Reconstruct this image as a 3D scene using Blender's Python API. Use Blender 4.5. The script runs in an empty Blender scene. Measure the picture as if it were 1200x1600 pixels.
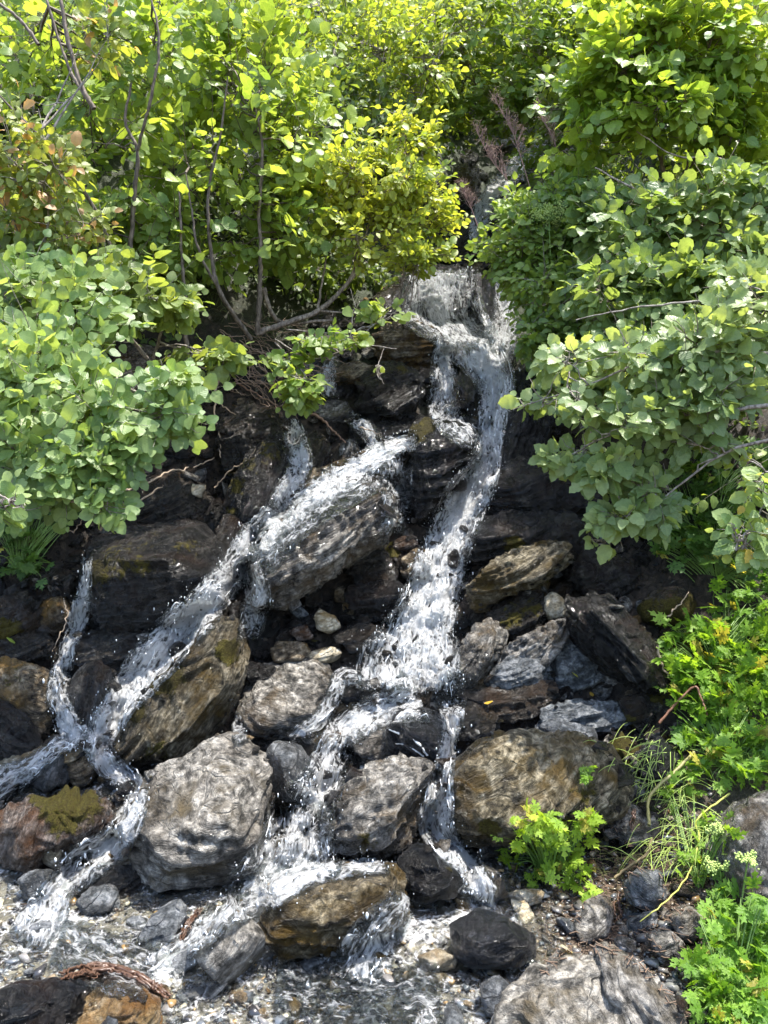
import bpy, bmesh, math, random
import numpy as np
from mathutils import Vector, Matrix
from mathutils.bvhtree import BVHTree
R = math.radians
random.seed(11); rng = np.random.default_rng(11)
scene = bpy.context.scene
C = scene.collection

# ------------------------------------------------------------------ camera, sky, sun, exposure
W_PX, H_PX, FOC = 1200, 1600, 1178.0
CAM = np.array([0.0, 0.0, 1.70]); PITCH = R(-5.0)
cam_d = bpy.data.cameras.new('camera'); cam = bpy.data.objects.new('camera', cam_d); C.objects.link(cam)
cam.location = CAM; cam.rotation_euler = (R(90) + PITCH, 0, 0)
cam_d.sensor_fit = 'VERTICAL'; cam_d.sensor_height = 24.0; cam_d.lens = 24.0 * FOC / H_PX
cam_d.clip_start = 0.05; cam_d.clip_end = 400
scene.camera = cam
SUN_EL, SUN_AZ = R(75), R(85)          # azimuth from +Y towards +X
world = bpy.data.worlds.new('World'); scene.world = world; world.use_nodes = True
wn = world.node_tree; bg = wn.nodes['Background']
sky = wn.nodes.new('ShaderNodeTexSky'); sky.sky_type = 'NISHITA'; sky.sun_disc = False
sky.sun_elevation = SUN_EL; sky.sun_rotation = SUN_AZ; sky.air_density = 1.0; sky.dust_density = 2.0; sky.ozone_density = 1.0
wn.links.new(sky.outputs[0], bg.inputs[0]); bg.inputs[1].default_value = 0.15
sd = bpy.data.lights.new('sun', 'SUN'); so = bpy.data.objects.new('sun', sd); C.objects.link(so)
sd.energy = 3.1; sd.angle = R(0.6); sd.color = (1.0, 0.955, 0.88)
sdir = Vector((math.sin(SUN_AZ) * math.cos(SUN_EL), math.cos(SUN_AZ) * math.cos(SUN_EL), math.sin(SUN_EL)))
so.rotation_euler = sdir.to_track_quat('Z', 'Y').to_euler(); so.location = (0, 0, 20)
scene.view_settings.view_transform = 'Standard'; scene.view_settings.look = 'None'
scene.view_settings.gamma = 1.0; scene.view_settings.use_curve_mapping = False
scene.view_settings.exposure = 1.95
scene.render.engine = 'CYCLES'
scene.cycles.max_bounces = 8; scene.cycles.diffuse_bounces = 3; scene.cycles.glossy_bounces = 3
scene.cycles.transmission_bounces = 5; scene.cycles.transparent_max_bounces = 12
scene.cycles.sample_clamp_indirect = 4.0
scene.cycles.caustics_reflective = False; scene.cycles.caustics_refractive = False

FWD = np.array([0, math.cos(PITCH), math.sin(PITCH)]); UP = np.array([0, -math.sin(PITCH), math.cos(PITCH)]); RT = np.array([1.0, 0, 0])
def ray(px, py):
    d = FWD + RT * ((px - 600) / FOC) + UP * ((800 - py) / FOC)
    return d / np.linalg.norm(d)
def at(px, py, Y):
    """point seen at pixel (px, py) at world distance Y in front of the viewer"""
    d = ray(px, py); return CAM + d * (Y / d[1])
def to_px(P):
    q = np.asarray(P) - CAM; z = q @ FWD
    return 600 + FOC * (q @ RT) / z, 800 - FOC * (q @ UP) / z, z

# ------------------------------------------------------------------ numpy noise
def _hash(i, j, k, s):
    h = (i * 374761393 + j * 668265263 + k * 2147483647 + s * 1274126177) & 0xffffffff
    h = ((h ^ (h >> 13)) * 1274126177) & 0xffffffff
    h = ((h ^ (h >> 16)) * 2246822519) & 0xffffffff
    return ((h ^ (h >> 15)) & 0xffffff) / float(0xffffff)
def vnoise(p, s=0):
    p = np.asarray(p, dtype=np.float64); f = np.floor(p); t = p - f; f = f.astype(np.int64); t = t * t * (3 - 2 * t)
    i, j, k = f[..., 0], f[..., 1], f[..., 2]; x, y, z = t[..., 0], t[..., 1], t[..., 2]; o = 0
    for a in (0, 1):
        for b in (0, 1):
            for c in (0, 1):
                o = o + _hash(i + a, j + b, k + c, s) * (x if a else 1 - x) * (y if b else 1 - y) * (z if c else 1 - z)
    return o
def fbm(p, s=0, oct=4):
    p = np.asarray(p, dtype=np.float64); a, t, o = 0.5, 0, 0
    for i in range(oct):
        o = o + a * vnoise(p * (2.03 ** i) + 17.3 * i, s + i); t += a; a *= 0.5
    return o / t

# ------------------------------------------------------------------ ground shape
GY = [-80, 0, 2.0, 2.9, 3.3, 3.7, 4.2, 5.2, 6.2, 6.6, 8.5, 12, 30, 60, 90]
GZ = [-1, -0.12, 0.0, 0.10, 0.24, 0.52, 1.0, 1.98, 2.95, 3.12, 4.95, 8.2, 25, 46, 47]
SY = [0, 2, 3.0, 3.6, 4.2, 5.2, 6.2, 7.2, 8.5, 11]; SX = [-.2, -.2, -.05, .05, .3, .68, .62, .9, 1.6, 2.2]
def h_smooth(x, y):
    x = np.asarray(x, float); y = np.asarray(y, float)
    z = np.interp(y, GY, GZ); c = np.interp(y, SY, SX)
    u = x - c
    wr = np.interp(y, [0, 2.0, 3.2, 4.4, 6, 8.5, 12], [1.0, .85, 1.0, .95, .55, .45, .4])
    wl = np.interp(y, [0, 2.0, 3.2, 4.4, 5.2, 6.2, 8.5, 12], [2.4, 2.2, 2.0, 1.5, .9, .6, .4, .4])
    r = np.clip(u - wr, 0, 5); l = np.clip(-u - wl, 0, 5)
    z = z + np.minimum(r * np.interp(y, [0, 2, 3, 5], [.12, .22, .45, .5]), 1.6) + np.minimum(l * np.interp(y, [0, 2.5, 4, 6], [.0, .1, .35, .5]), 1.6)
    z = z - 0.10 * np.exp(-(u / .35) ** 2) * np.clip((y - 3) / .6, 0, 1)
    return z
def h_ground(x, y):
    z = h_smooth(x, y); p = np.stack([x, y, np.zeros_like(x)], -1)
    k = np.clip((np.asarray(y) - 2.4) / 1.5, .12, 1)
    z = z + k * (0.22 * (fbm(p * 2.2, 3) - .5) + 0.10 * (fbm(p * 9, 5) - .5)) + 0.016 * (fbm(p * 35, 7, 3) - .5)
    q = fbm(p * 6, 8, 3) * 9 + z * 6; z = z + k * .05 * (np.floor(q) - q + .5)
    return z
_T = np.arange(1.2, 60, 0.008)
def ground_hit(px, py):
    d = ray(px, py); P = CAM[None] + d[None] * _T[:, None]
    m = P[:, 2] < h_smooth(P[:, 0], P[:, 1]); i = int(np.argmax(m)) if m.any() else len(_T) - 1
    return P[i]

# ------------------------------------------------------------------ mesh helpers
def new_mesh(name, V, F, mat=None, smooth=False, attrs=None, mat_idx=None):
    me = bpy.data.meshes.new(name)
    V = np.ascontiguousarray(V, dtype=np.float32)
    if isinstance(F, np.ndarray):
        n, k = F.shape
        me.vertices.add(len(V)); me.vertices.foreach_set('co', V.ravel())
        me.loops.add(n * k); me.loops.foreach_set('vertex_index', np.ascontiguousarray(F, dtype=np.int32).ravel())
        me.polygons.add(n); me.polygons.foreach_set('loop_start', np.arange(0, n * k, k, dtype=np.int32))
        me.polygons.foreach_set('loop_total', np.full(n, k, dtype=np.int32))
    else:
        me.from_pydata([tuple(map(float, v)) for v in V], [], F)
    me.update(calc_edges=True)
    if smooth: me.polygons.foreach_set('use_smooth', np.ones(len(me.polygons), dtype=bool))
    for k, (typ, data) in (attrs or {}).items():
        a = me.attributes.new(k, typ, 'POINT'); data = np.ascontiguousarray(data, dtype=np.float32)
        if typ == 'FLOAT': a.data.foreach_set('value', data.ravel())
        elif typ == 'FLOAT_VECTOR': a.data.foreach_set('vector', data.ravel())
        elif typ == 'FLOAT_COLOR': a.data.foreach_set('color', data.ravel())
    if mat: me.materials.append(mat)
    return me
def link(name, me, parent=None, loc=None):
    o = bpy.data.objects.new(name, me); C.objects.link(o)
    if parent is not None: o.parent = parent
    if loc is not None: o.location = loc
    return o
def tag(o, label=None, cat=None, group=None, kind=None):
    if label: o['label'] = label
    if cat: o['category'] = cat
    if group: o['group'] = group
    if kind: o['kind'] = kind
    return o
def empty(name, loc):
    o = bpy.data.objects.new(name, None); C.objects.link(o); o.location = loc; o.empty_display_size = .1; return o
def cat_rom(P, n):
    P = np.asarray(P, float); P = np.vstack([2 * P[0] - P[1], P, 2 * P[-1] - P[-2]]); out = []
    for i in range(1, len(P) - 2):
        t = np.linspace(0, 1, n, endpoint=False)[:, None]; a, b, c, d = P[i - 1], P[i], P[i + 1], P[i + 2]
        out.append(.5 * ((2 * b) + (c - a) * t + (2 * a - 5 * b + 4 * c - d) * t ** 2 + (3 * b - a - 3 * c + d) * t ** 3))
    return np.vstack(out + [P[-2][None]])
def tubes(paths, radii, sides=5):
    """paths: list of (n,3); radii: list of (n,) -> V, F (quads) of round tapered tubes"""
    Vs, Fs, o = [], [], 0; ang = np.arange(sides) * 2 * math.pi / sides
    for P, r in zip(paths, radii):
        P = np.asarray(P, float); n = len(P); T = np.gradient(P, axis=0); T /= np.linalg.norm(T, axis=1)[:, None] + 1e-9
        ref = np.array([0.31, 0.2, 0.93]) if abs(T[0] @ np.array([0.31, 0.2, .93])) < .9 else np.array([1., 0, 0])
        A = np.cross(T, ref); A /= np.linalg.norm(A, axis=1)[:, None] + 1e-9; B = np.cross(T, A)
        r = np.broadcast_to(np.asarray(r, float), (n,))
        ring = P[:, None] + (A[:, None] * np.cos(ang)[None, :, None] + B[:, None] * np.sin(ang)[None, :, None]) * r[:, None, None]
        Vs.append(ring.reshape(-1, 3)); i = np.arange(n - 1)[:, None] * sides; j = np.arange(sides)[None]; k = (j + 1) % sides
        Fs.append((np.stack([i + j, i + k, i + sides + k, i + sides + j], -1) + o).reshape(-1, 4)); o += n * sides
    return np.vstack(Vs), np.vstack(Fs)

# ------------------------------------------------------------------ materials
class NT:
    def __init__(s, name):
        s.m = bpy.data.materials.new(name); s.m.use_nodes = True; s.t = s.m.node_tree
        s.b = s.t.nodes['Principled BSDF']; s.out = s.t.nodes['Material Output']
    def n(s, typ, **kw):
        x = s.t.nodes.new('ShaderNode' + typ)
        for k, v in kw.items(): setattr(x, k, v)
        return x
    def l(s, a, b): s.t.links.new(a, b)
    def put(s, v, sock):
        if hasattr(v, 'is_output'): s.l(v, sock)
        else:
            try: sock.default_value = v
            except Exception: sock.default_value = (*v, 1.0)[:len(sock.default_value)]
    def noise(s, vec, scale, det=4, rough=.55, dist=0):
        x = s.n('TexNoise'); x.inputs['Scale'].default_value = scale; x.inputs['Detail'].default_value = det
        x.inputs['Roughness'].default_value = rough; x.inputs['Distortion'].default_value = dist
        s.l(vec, x.inputs['Vector']); return x.outputs['Fac']
    def mapr(s, v, a, b, c=0, d=1):
        x = s.n('MapRange'); s.put(v, x.inputs[0]); x.inputs[1].default_value = a; x.inputs[2].default_value = b
        x.inputs[3].default_value = c; x.inputs[4].default_value = d; x.clamp = True; return x.outputs[0]
    def mix(s, f, a, b, mode='MIX'):
        x = s.n('Mix', data_type='RGBA', blend_type=mode); s.put(f, x.inputs[0]); s.put(a, x.inputs[6]); s.put(b, x.inputs[7]); return x.outputs[2]
    def math(s, op, a, b=0.0, c=0.0):
        x = s.n('Math', operation=op); s.put(a, x.inputs[0]); s.put(b, x.inputs[1]); s.put(c, x.inputs[2]); return x.outputs[0]
    def vmul(s, v, k):
        x = s.n('VectorMath', operation='MULTIPLY'); s.l(v, x.inputs[0]); x.inputs[1].default_value = k; return x.outputs[0]
    def vadd(s, v, k):
        x = s.n('VectorMath', operation='ADD'); s.l(v, x.inputs[0]); s.put(k, x.inputs[1]); return x.outputs[0]
    def attr(s, name, out='Fac'):
        x = s.n('Attribute'); x.attribute_name = name; return x.outputs[out]
    def bump(s, h, dist, strength=1.0, nrm=None):
        x = s.n('Bump'); x.inputs['Distance'].default_value = dist; s.put(strength, x.inputs['Strength']); s.l(h, x.inputs['Height'])
        if nrm is not None: s.l(nrm, x.inputs['Normal'])
        return x.outputs[0]
    def ramp(s, v, stops):
        x = s.n('ValToRGB'); s.l(v, x.inputs[0]); e = x.color_ramp.elements
        e[0].position, e[0].color = stops[0][0], (*stops[0][1], 1); e[1].position, e[1].color = stops[-1][0], (*stops[-1][1], 1)
        for p, c in stops[1:-1]: q = e.new(p); q.color = (*c, 1)
        return x.outputs[0]

def rock_mat(name, c1, c2, c3, stain, stain_amt, r_lo, r_hi, coat=.5, strat=1.0, speck=.35):
    m = NT(name); pos = m.n('NewGeometry').outputs['Position']; sc = m.attr('strata', 'Vector')
    oi = m.n('ObjectInfo').outputs['Random']
    off = m.n('CombineXYZ'); m.l(m.math('MULTIPLY', oi, 37.0), off.inputs[0]); m.l(m.math('MULTIPLY', oi, 11.0), off.inputs[2])
    p2 = m.vadd(pos, off.outputs[0]); s2 = m.vadd(sc, off.outputs[0])
    lay = m.noise(m.vmul(s2, (9, 9, 95)), 1.0, 7, .70, .12)
    lay2 = m.noise(m.vmul(s2, (14, 14, 60)), 1.0, 3, .6, .25)
    big = m.noise(p2, 5.0, 5, .6, .6); fine = m.noise(p2, 75.0, 5, .7); mid = m.noise(p2, 24.0, 6, .68, .15)
    v = m.math('ADD', m.math('MULTIPLY', lay, .26 * strat + .1), m.math('MULTIPLY', mid, .9 - .26 * strat))
    col = m.ramp(v, [(.41, c1), (.5, c2), (.60, c3)])
    col = m.mix(m.mapr(big, .60 - stain_amt * .28, .74 - stain_amt * .2), col, m.mix(lay2, stain, tuple(x * .45 for x in stain)))
    col = m.mix(speck, col, m.mix(m.mapr(fine, .35, .68), (.12, .115, .11), (1.8, 1.8, 1.75)), 'MULTIPLY')
    cr = m.n('TexVoronoi', feature='DISTANCE_TO_EDGE'); cr.inputs['Scale'].default_value = 1.0
    wv = m.n('VectorMath', operation='ADD'); m.l(m.vmul(s2, (6, 6, 15)), wv.inputs[0])
    nz = m.n('TexNoise'); nz.inputs['Scale'].default_value = 9.0; m.l(p2, nz.inputs['Vector']); m.l(m.vmul(nz.outputs['Color'], (.35, .35, .35)), wv.inputs[1]); m.l(wv.outputs[0], cr.inputs['Vector'])
    crack = m.math('MULTIPLY', m.mapr(cr.outputs['Distance'], 0, .035, 1, 0), m.mapr(mid, .45, .62))
    col = m.mix(m.math('MULTIPLY', crack, .35), col, (.012, .011, .010))
    col = m.mix(1.0, col, m.mix(oi, (.8, .8, .82), (1.2, 1.17, 1.12)), 'MULTIPLY')
    moss = m.attr('moss'); mn = m.noise(p2, 110.0, 4, .8); mn2 = m.noise(p2, 26.0, 4, .6)
    mk = m.mapr(m.math('ADD', moss, m.math('MULTIPLY', m.math('SUBTRACT', mn2, .5), 1.1)), .42, .58)
    mc = m.mix(mn2, (.030, .016, .006), (.075, .060, .010)); mc = m.mix(m.mapr(mn, .4, .65), mc, (.105, .095, .014))
    col = m.mix(mk, col, mc)
    soak = m.mapr(m.math('ADD', m.attr('wet'), m.math('MULTIPLY', m.math('SUBTRACT', m.noise(p2, 14.0, 4, .6), .5), .9)), .30, .55)
    col = m.mix(m.math('MULTIPLY', soak, .8), col, m.mix(1.0, col, (.40, .38, .36), 'MULTIPLY'))
    m.l(col, m.b.inputs['Base Color'])
    wet = m.math('MAXIMUM', m.mapr(m.noise(p2, 9.0, 4, .6, 1.0), .35, .62), soak)
    ro = m.math('ADD', m.mapr(wet, 0, 1, r_hi, r_lo), m.math('MULTIPLY', mk, .6)); m.l(ro, m.b.inputs['Roughness'])
    m.l(m.math('MULTIPLY', m.math('SUBTRACT', 1.0, mk), m.math('MULTIPLY_ADD', wet, .65 * coat, .35 * coat)), m.b.inputs['Coat Weight']); m.b.inputs['Coat IOR'].default_value = 1.40; m.b.inputs['Coat Roughness'].default_value = .055
    m.b.inputs['Specular IOR Level'].default_value = .2
    h = m.math('ADD', m.math('MULTIPLY', lay, .95 * strat), m.math('MULTIPLY', mid, .36))
    h = m.math('ADD', h, m.math('MULTIPLY', fine, .26)); h = m.math('ADD', h, m.math('MULTIPLY', lay2, .3 * strat))
    h = m.math('SUBTRACT', h, m.math('MULTIPLY', crack, .4))
    h = m.math('ADD', h, m.math('MULTIPLY', m.math('MULTIPLY', mn, mk), .9))
    nr = m.bump(h, .042, 1.0); m.l(nr, m.b.inputs['Normal'])
    m.l(m.bump(m.math('ADD', m.math('ADD', m.math('MULTIPLY', lay, .9), m.math('MULTIPLY', mid, .5)), m.math('MULTIPLY', m.noise(p2, 48.0, 3, .6, .5), .8)), .045, 1.0), m.b.inputs['Coat Normal'])
    return m.m
RM = {
 'grey':  rock_mat('schist_grey', (.022, .021, .019), (.140, .133, .121), (.42, .40, .365), (.13, .095, .055), .35, .12, .45, 1.0),
 'pale':  rock_mat('schist_pale', (.036, .034, .030), (.175, .165, .148), (.41, .39, .35), (.13, .105, .065), .4, .3, .7, .3, .8),
 'dark':  rock_mat('schist_dark', (.0022, .002, .0019), (.0065, .006, .0056), (.030, .028, .026), (.018, .010, .006), .4, .12, .42, .9),
 'black': rock_mat('schist_black', (.004, .004, .004), (.009, .009, .0095), (.026, .026, .028), (.012, .011, .010), .2, .08, .28, 1.0, .6, .2),
 'brown': rock_mat('schist_brown', (.003, .0026, .0023), (.014, .012, .0095), (.055, .047, .038), (.030, .018, .010), .5, .12, .45, 1.0),
 'tan':   rock_mat('schist_tan', (.026, .020, .014), (.14, .11, .073), (.35, .295, .21), (.19, .115, .035), .55, .18, .5, .5),
 'olive': rock_mat('schist_olive', (.018, .015, .009), (.125, .106, .068), (.40, .35, .25), (.12, .078, .020), .5, .25, .6, .3, 1.2),
 'rust':  rock_mat('schist_rust', (.022, .016, .013), (.105, .082, .068), (.29, .25, .22), (.14, .060, .020), .5, .12, .4, .7, 1.1),
 'slate': rock_mat('slate_blue', (.028, .031, .034), (.085, .093, .10), (.22, .23, .24), (.09, .09, .085), .2, .16, .5, .5, .5),
 'cream': rock_mat('stone_cream', (.20, .17, .115), (.42, .37, .265), (.60, .56, .46), (.33, .22, .09), .35, .3, .65, .3, .5),
 'ochre': rock_mat('stone_ochre', (.10, .068, .032), (.28, .205, .105), (.48, .40, .27), (.24, .13, .045), .55, .2, .5, .5, .6),
}
# ------------------------------------------------------------------ ground sheet
def ground_material():
    m = NT('wet_soil'); pos = m.n('NewGeometry').outputs['Position']
    a, b, c, d = m.noise(pos, 3.0, 5, .6), m.noise(pos, 24.0, 6, .68, .6), m.noise(pos, 110.0, 4, .7), m.noise(pos, 8.0, 4)
    dark = m.ramp(b, [(.35, (.006, .005, .004)), (.5, (.022, .016, .011)), (.66, (.065, .048, .034))])
    bed = m.ramp(b, [(.34, (.05, .045, .036)), (.5, (.18, .16, .125)), (.64, (.34, .30, .23))])
    bank = m.ramp(c, [(.35, (.022, .014, .009)), (.5, (.062, .042, .028)), (.66, (.16, .125, .09))])
    sx = m.n('SeparateXYZ'); m.l(pos, sx.inputs[0])
    fbed = m.mapr(m.math('ADD', sx.outputs[1], m.math('MULTIPLY', d, .8)), 3.7, 3.1)
    col = m.mix(fbed, dark, bed)
    fb = m.math('MULTIPLY', m.mapr(m.math('ADD', sx.outputs[0], m.math('MULTIPLY', d, .5)), .55, .8), fbed)
    col = m.mix(fb, col, bank); up = m.mapr(m.math('ADD', sx.outputs[1], d), 5.6, 6.4); col = m.mix(up, col, m.mix(c, (.010, .016, .005), (.035, .050, .014)))
    m.l(col, m.b.inputs['Base Color'])
    m.l(m.mapr(b, .35, .65, .35, .75), m.b.inputs['Roughness']); m.b.inputs['Specular IOR Level'].default_value = .3
    m.l(m.bump(m.math('ADD', b, m.math('MULTIPLY', c, .35)), .03, .9), m.b.inputs['Normal'])
    return m.m
def build_ground():
    xs = np.concatenate([np.linspace(-70, -8, 26), np.linspace(-7.6, -3.2, 23), np.arange(-3.1, 3.1, .026), np.linspace(3.2, 7.6, 23), np.linspace(8, 70, 26)])
    ys = np.concatenate([np.linspace(-60, 1.0, 24), np.arange(1.15, 7.6, .026), np.linspace(7.7, 13, 70), np.linspace(13.5, 88, 50)])
    X, Y = np.meshgrid(xs, ys); Z = h_ground(X, Y); V = np.stack([X, Y, Z], -1).reshape(-1, 3); nx = len(xs)
    i = np.arange(len(ys) - 1)[:, None] * nx; j = np.arange(nx - 1)[None]
    F = np.stack([i + j, i + j + 1, i + nx + j + 1, i + nx + j], -1).reshape(-1, 4)
    o = link('ground', new_mesh('ground', V, F, ground_material(), True)); o['kind'] = 'structure'
    return V, F
GV, GF = build_ground()

# ------------------------------------------------------------------ rocks
_ico = {}
def norm_(a): return a / np.linalg.norm(a)
def ico(k):
    if k not in _ico:
        bm = bmesh.new(); bmesh.ops.create_icosphere(bm, subdivisions=k, radius=1)
        bm.verts.ensure_lookup_table(); V = np.array([v.co[:] for v in bm.verts]); F = np.array([[v.index for v in f.verts] for f in bm.faces]); bm.free(); _ico[k] = (V, F)
    return _ico[k]
BV, BF, BN = [GV], [GF.tolist()], [len(GV)]
HLAB = []
FOOT = []                                  # outlines of the hand-shaped rocks, for keeping loose stones off them
def soft_hull(pts, lod, p=20):
    """rounded-edge version of the convex hull of pts on an evenly divided sphere"""
    pts = np.asarray(pts); c = (pts.max(0) + pts.min(0)) / 2; 
    q = pts - pts.mean(0); U, S, Wt = np.linalg.svd(q, full_matrices=False); ax = Wt
    loc = q @ ax.T; ext = np.maximum(np.abs(loc).max(0), 1e-3); loc = loc / ext
    bm = bmesh.new(); vs = [bm.verts.new(v) for v in loc]; r = bmesh.ops.convex_hull(bm, input=vs)
    bm.normal_update(); N, D = [], []
    cen = loc.mean(0)
    for f in bm.faces:
        n = np.array(f.normal); 
        if f.calc_area() < 1e-5: continue
        d = n @ (np.array(f.verts[0].co) - cen)
        if d < 0: n, d = -n, -d
        N.append(n); D.append(max(d, .04))
    bm.free(); cg = np.random.default_rng(int(abs(pts.sum()) * 1e4) % 99991)
    for _ in range(9):
        n = cg.normal(size=3); n /= np.linalg.norm(n); s_ = ((loc - cen) @ n).max(); N.append(n); D.append(s_ * cg.uniform(.74, .93))
    N = np.array(N); D = np.array(D)
    V, F = ico(lod); k = np.clip(V @ N.T, 0, None) / D[None]
    rad = (k ** p).sum(1) ** (-1.0 / p)
    km = k.max(1); rad = np.maximum(rad, .93 / km)
    P = (cen + V * rad[:, None] * 1.10) * ext
    return P @ ax + pts.mean(0), F
def vnormals(P, F):
    n = np.cross(P[F[:, 1]] - P[F[:, 0]], P[F[:, 2]] - P[F[:, 0]]); N = np.zeros_like(P)
    for k in range(3): np.add.at(N, F[:, k], n)
    return N / (np.linalg.norm(N, axis=1)[:, None] + 1e-12)
def finish_rock(name, P, F, mat, w, size, strat, moss=None, seed=0, rough=1.0):
    N = vnormals(P, F); w = w / np.linalg.norm(w)
    a = np.cross(w, [0.1, .3, .9]); a /= np.linalg.norm(a); b = np.cross(w, a)
    so = P + np.array([seed * 1.7, seed * .9, 0])
    warp = 0.016 * (fbm(so * 6, 2, 3) - .5)
    q = P @ w + warp
    f1 = vnoise(np.stack([q * 42, P @ a * 3.0, P @ b * 3.0], -1) + seed, 9); f2 = vnoise(np.stack([q * 105, P @ a * 7, P @ b * 7], -1) + seed, 10)
    edge = 1 - np.abs(N @ w) ** 2
    disp = rough * size * (.12 * (fbm(so * 1.9 / size, 4, 4) - .5)) + rough * strat * (.050 * (f1 - .5) + .022 * (f2 - .5)) * (edge * .85 + .15) * min(1, size / .25)
    disp = disp + rough * .020 * (fbm(so * 26, 6, 4) - .5) * min(1, size / .2)
    # flaked planes: quantised relief on the cleavage faces
    fl = fbm(so * 3.2 / max(size, .2), 12, 2); fq = fl * 6; fs = np.floor(fq) + np.clip((fq - np.floor(fq) - .8) / .2, 0, 1); disp = disp + rough * (.4 + strat * .6) * .22 * size * (fs / 6 - fl)
    P = P + N * disp[:, None]
    org = P.mean(0); org[2] = P[:, 2].min()
    sc = np.stack([P @ a, P @ b, P @ w + warp * .6], -1)
    ms = np.zeros(len(P)) if moss is None else moss(P, N)
    BV.append(P); BF.append((F + sum(BN)).tolist()); BN.append(len(P))
    me = new_mesh(name, P - org, F, mat, True, {'strata': ('FLOAT_VECTOR', sc), 'moss': ('FLOAT', ms)})
    return link(name, me, loc=org)
def px_len(Y): return Y / FOC
def rock(name, label, mat, outline, front=None, k=.55, ang=20, lift=.05, strat=1.0, lod=None, moss=None, thick=None, cat='rock', rough=1.0, Y=None, p=50, dip=.35, group=None):
    out = np.array(outline, float); cx, cy = out.mean(0); ymax = out[:, 1].max(); bx = out[out[:, 1] > ymax - 6][:, 0].mean()
    A = ground_hit(bx, ymax - .12 * (ymax - out[:, 1].min())) if Y is None else at(bx, ymax, Y)
    A = A - ray(bx, ymax) * lift
    n = np.array([0, -1, k]); n /= np.linalg.norm(n)
    def onp(px, py):
        d = ray(px, py); return CAM + d * (((A - CAM) @ n) / (d @ n))
    O = np.array([onp(*q) for q in out]); cen = O.mean(0)
    wpx = out[:, 0].max() - out[:, 0].min(); hpx = ymax - out[:, 1].min(); size = math.sqrt(wpx * hpx) * px_len(np.linalg.norm(cen - CAM)); th = thick or .55 * min(wpx, hpx) * px_len(np.linalg.norm(cen - CAM))
    pts = [O]
    if front is None:
        top, bot = out[:, 1].min(), ymax; fr = []
        jit = np.random.default_rng(int(cx * 7 + cy))
        for f in (.18, .5, .82):
            xx = out[:, 0].min() + wpx * f; yy = cy - hpx * .12 + jit.normal() * hpx * .05 + (f - .5) * -math.tan(R(ang)) * wpx * .4
            yy = min(max(yy, top + hpx * .2), bot - hpx * .25); fr.append((xx, yy, th * (.55 if f == .5 else .42)))
        for f in (.3, .7): fr.append((out[:, 0].min() + wpx * f, bot - hpx * .18, th * .35))
        front = fr
    lo = []
    for (px, py, f) in front:
        Q = onp(px, py); d = (Q - CAM) / np.linalg.norm(Q - CAM); lo.append(Q - d * f)
    pts.append(np.array(lo)); back = cen + (O - cen) * .8 - n * th; pts.append(back)
    pts = np.vstack(pts)
    if lod is None: lod = 6 if wpx > 90 else (4 if wpx > 38 else 3)
    P, F = soft_hull(pts, lod, p)
    a = R(ang); w = RT * -math.sin(a) + UP * math.cos(a) - FWD * dip
    mf = None
    if moss:
        ml = [(onp(x, y), r * px_len(np.linalg.norm(cen - CAM))) for x, y, r in moss]
        def mf(P, N):
            v = np.zeros(len(P)); vd = norm_(cen - CAM)
            for c, r in ml: 
                d = P - c; d = d - np.outer(d @ vd, vd) * .96; v = np.maximum(v, np.clip(1.35 - np.linalg.norm(d, axis=1) / r, 0, 1))
            return v * np.clip(.75 + .4 * N[:, 2], 0, 1)
    o = finish_rock(name, P, F, RM[mat], w, size, strat, mf, int(cx + cy) % 97, rough)
    tag(o, label, cat, group); FOOT.append(out); HLAB.append(label); return o

# --- front row
rock('boulder', 'huge grey brown boulder with broad flat top at front left centre, foam on both sides', 'pale',
  [(200,1315),(203,1280),(235,1215),(275,1172),(330,1146),(370,1150),(405,1185),(425,1235),(422,1295),(400,1340),(372,1385),(325,1405),(270,1408),(225,1380)],
  front=[(218,1298,.16),(275,1322,.24),(343,1330,.25),(362,1255,.20),(392,1200,.10),(300,1185,.06),(262,1230,.10),(250,1370,.10),(340,1375,.12)], k=.9, ang=-12, cat='boulder', rough=.8, thick=.3, p=60)
rock('boulder', 'long tan ochre slab leaning up right beside the left cascade', 'olive',
  [(174,1168),(200,1108),(260,1050),(310,1000),(332,976),(372,976),(390,1020),(374,1072),(348,1112),(336,1150),(285,1185),(240,1204),(198,1205)],
  front=[(215,1120,.08),(320,1010,.10),(368,1000,.12),(350,1080,.14),(300,1150,.14),(215,1180,.10)], k=.5, ang=52, cat='boulder', moss=[(260,1060,30),(355,1020,22),(250,1190,35),(210,1110,22)], thick=.3, strat=1.2, lift=.10, p=60)
rock('rock', 'small flat tan cap stone on top end of the leaning ochre slab', 'ochre', [(315,972),(340,963),(378,970),(382,990),(350,1000),(320,990)], lift=.16, thick=.05)
rock('boulder', 'big streaked grey slab under the left cascade with water film running over its top', 'grey',
  [(385,892),(402,850),(470,792),(560,756),(600,762),(610,822),(597,850),(545,880),(470,930),(415,958),(392,930)],
  front=[(420,855,.16),(500,805,.18),(582,790,.16),(590,830,.16),(520,868,.22),(420,915,.18)], k=.35, ang=26, cat='boulder', thick=.35, strat=1.6, lift=.22, p=60)
rock('rock', 'low ramp of brown rock carrying water down left from the mossy block', 'tan',
  [(438,776),(520,735),(600,700),(646,684),(640,722),(590,752),(500,790),(442,803)], ang=27, lift=.16, thick=.22)
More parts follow.
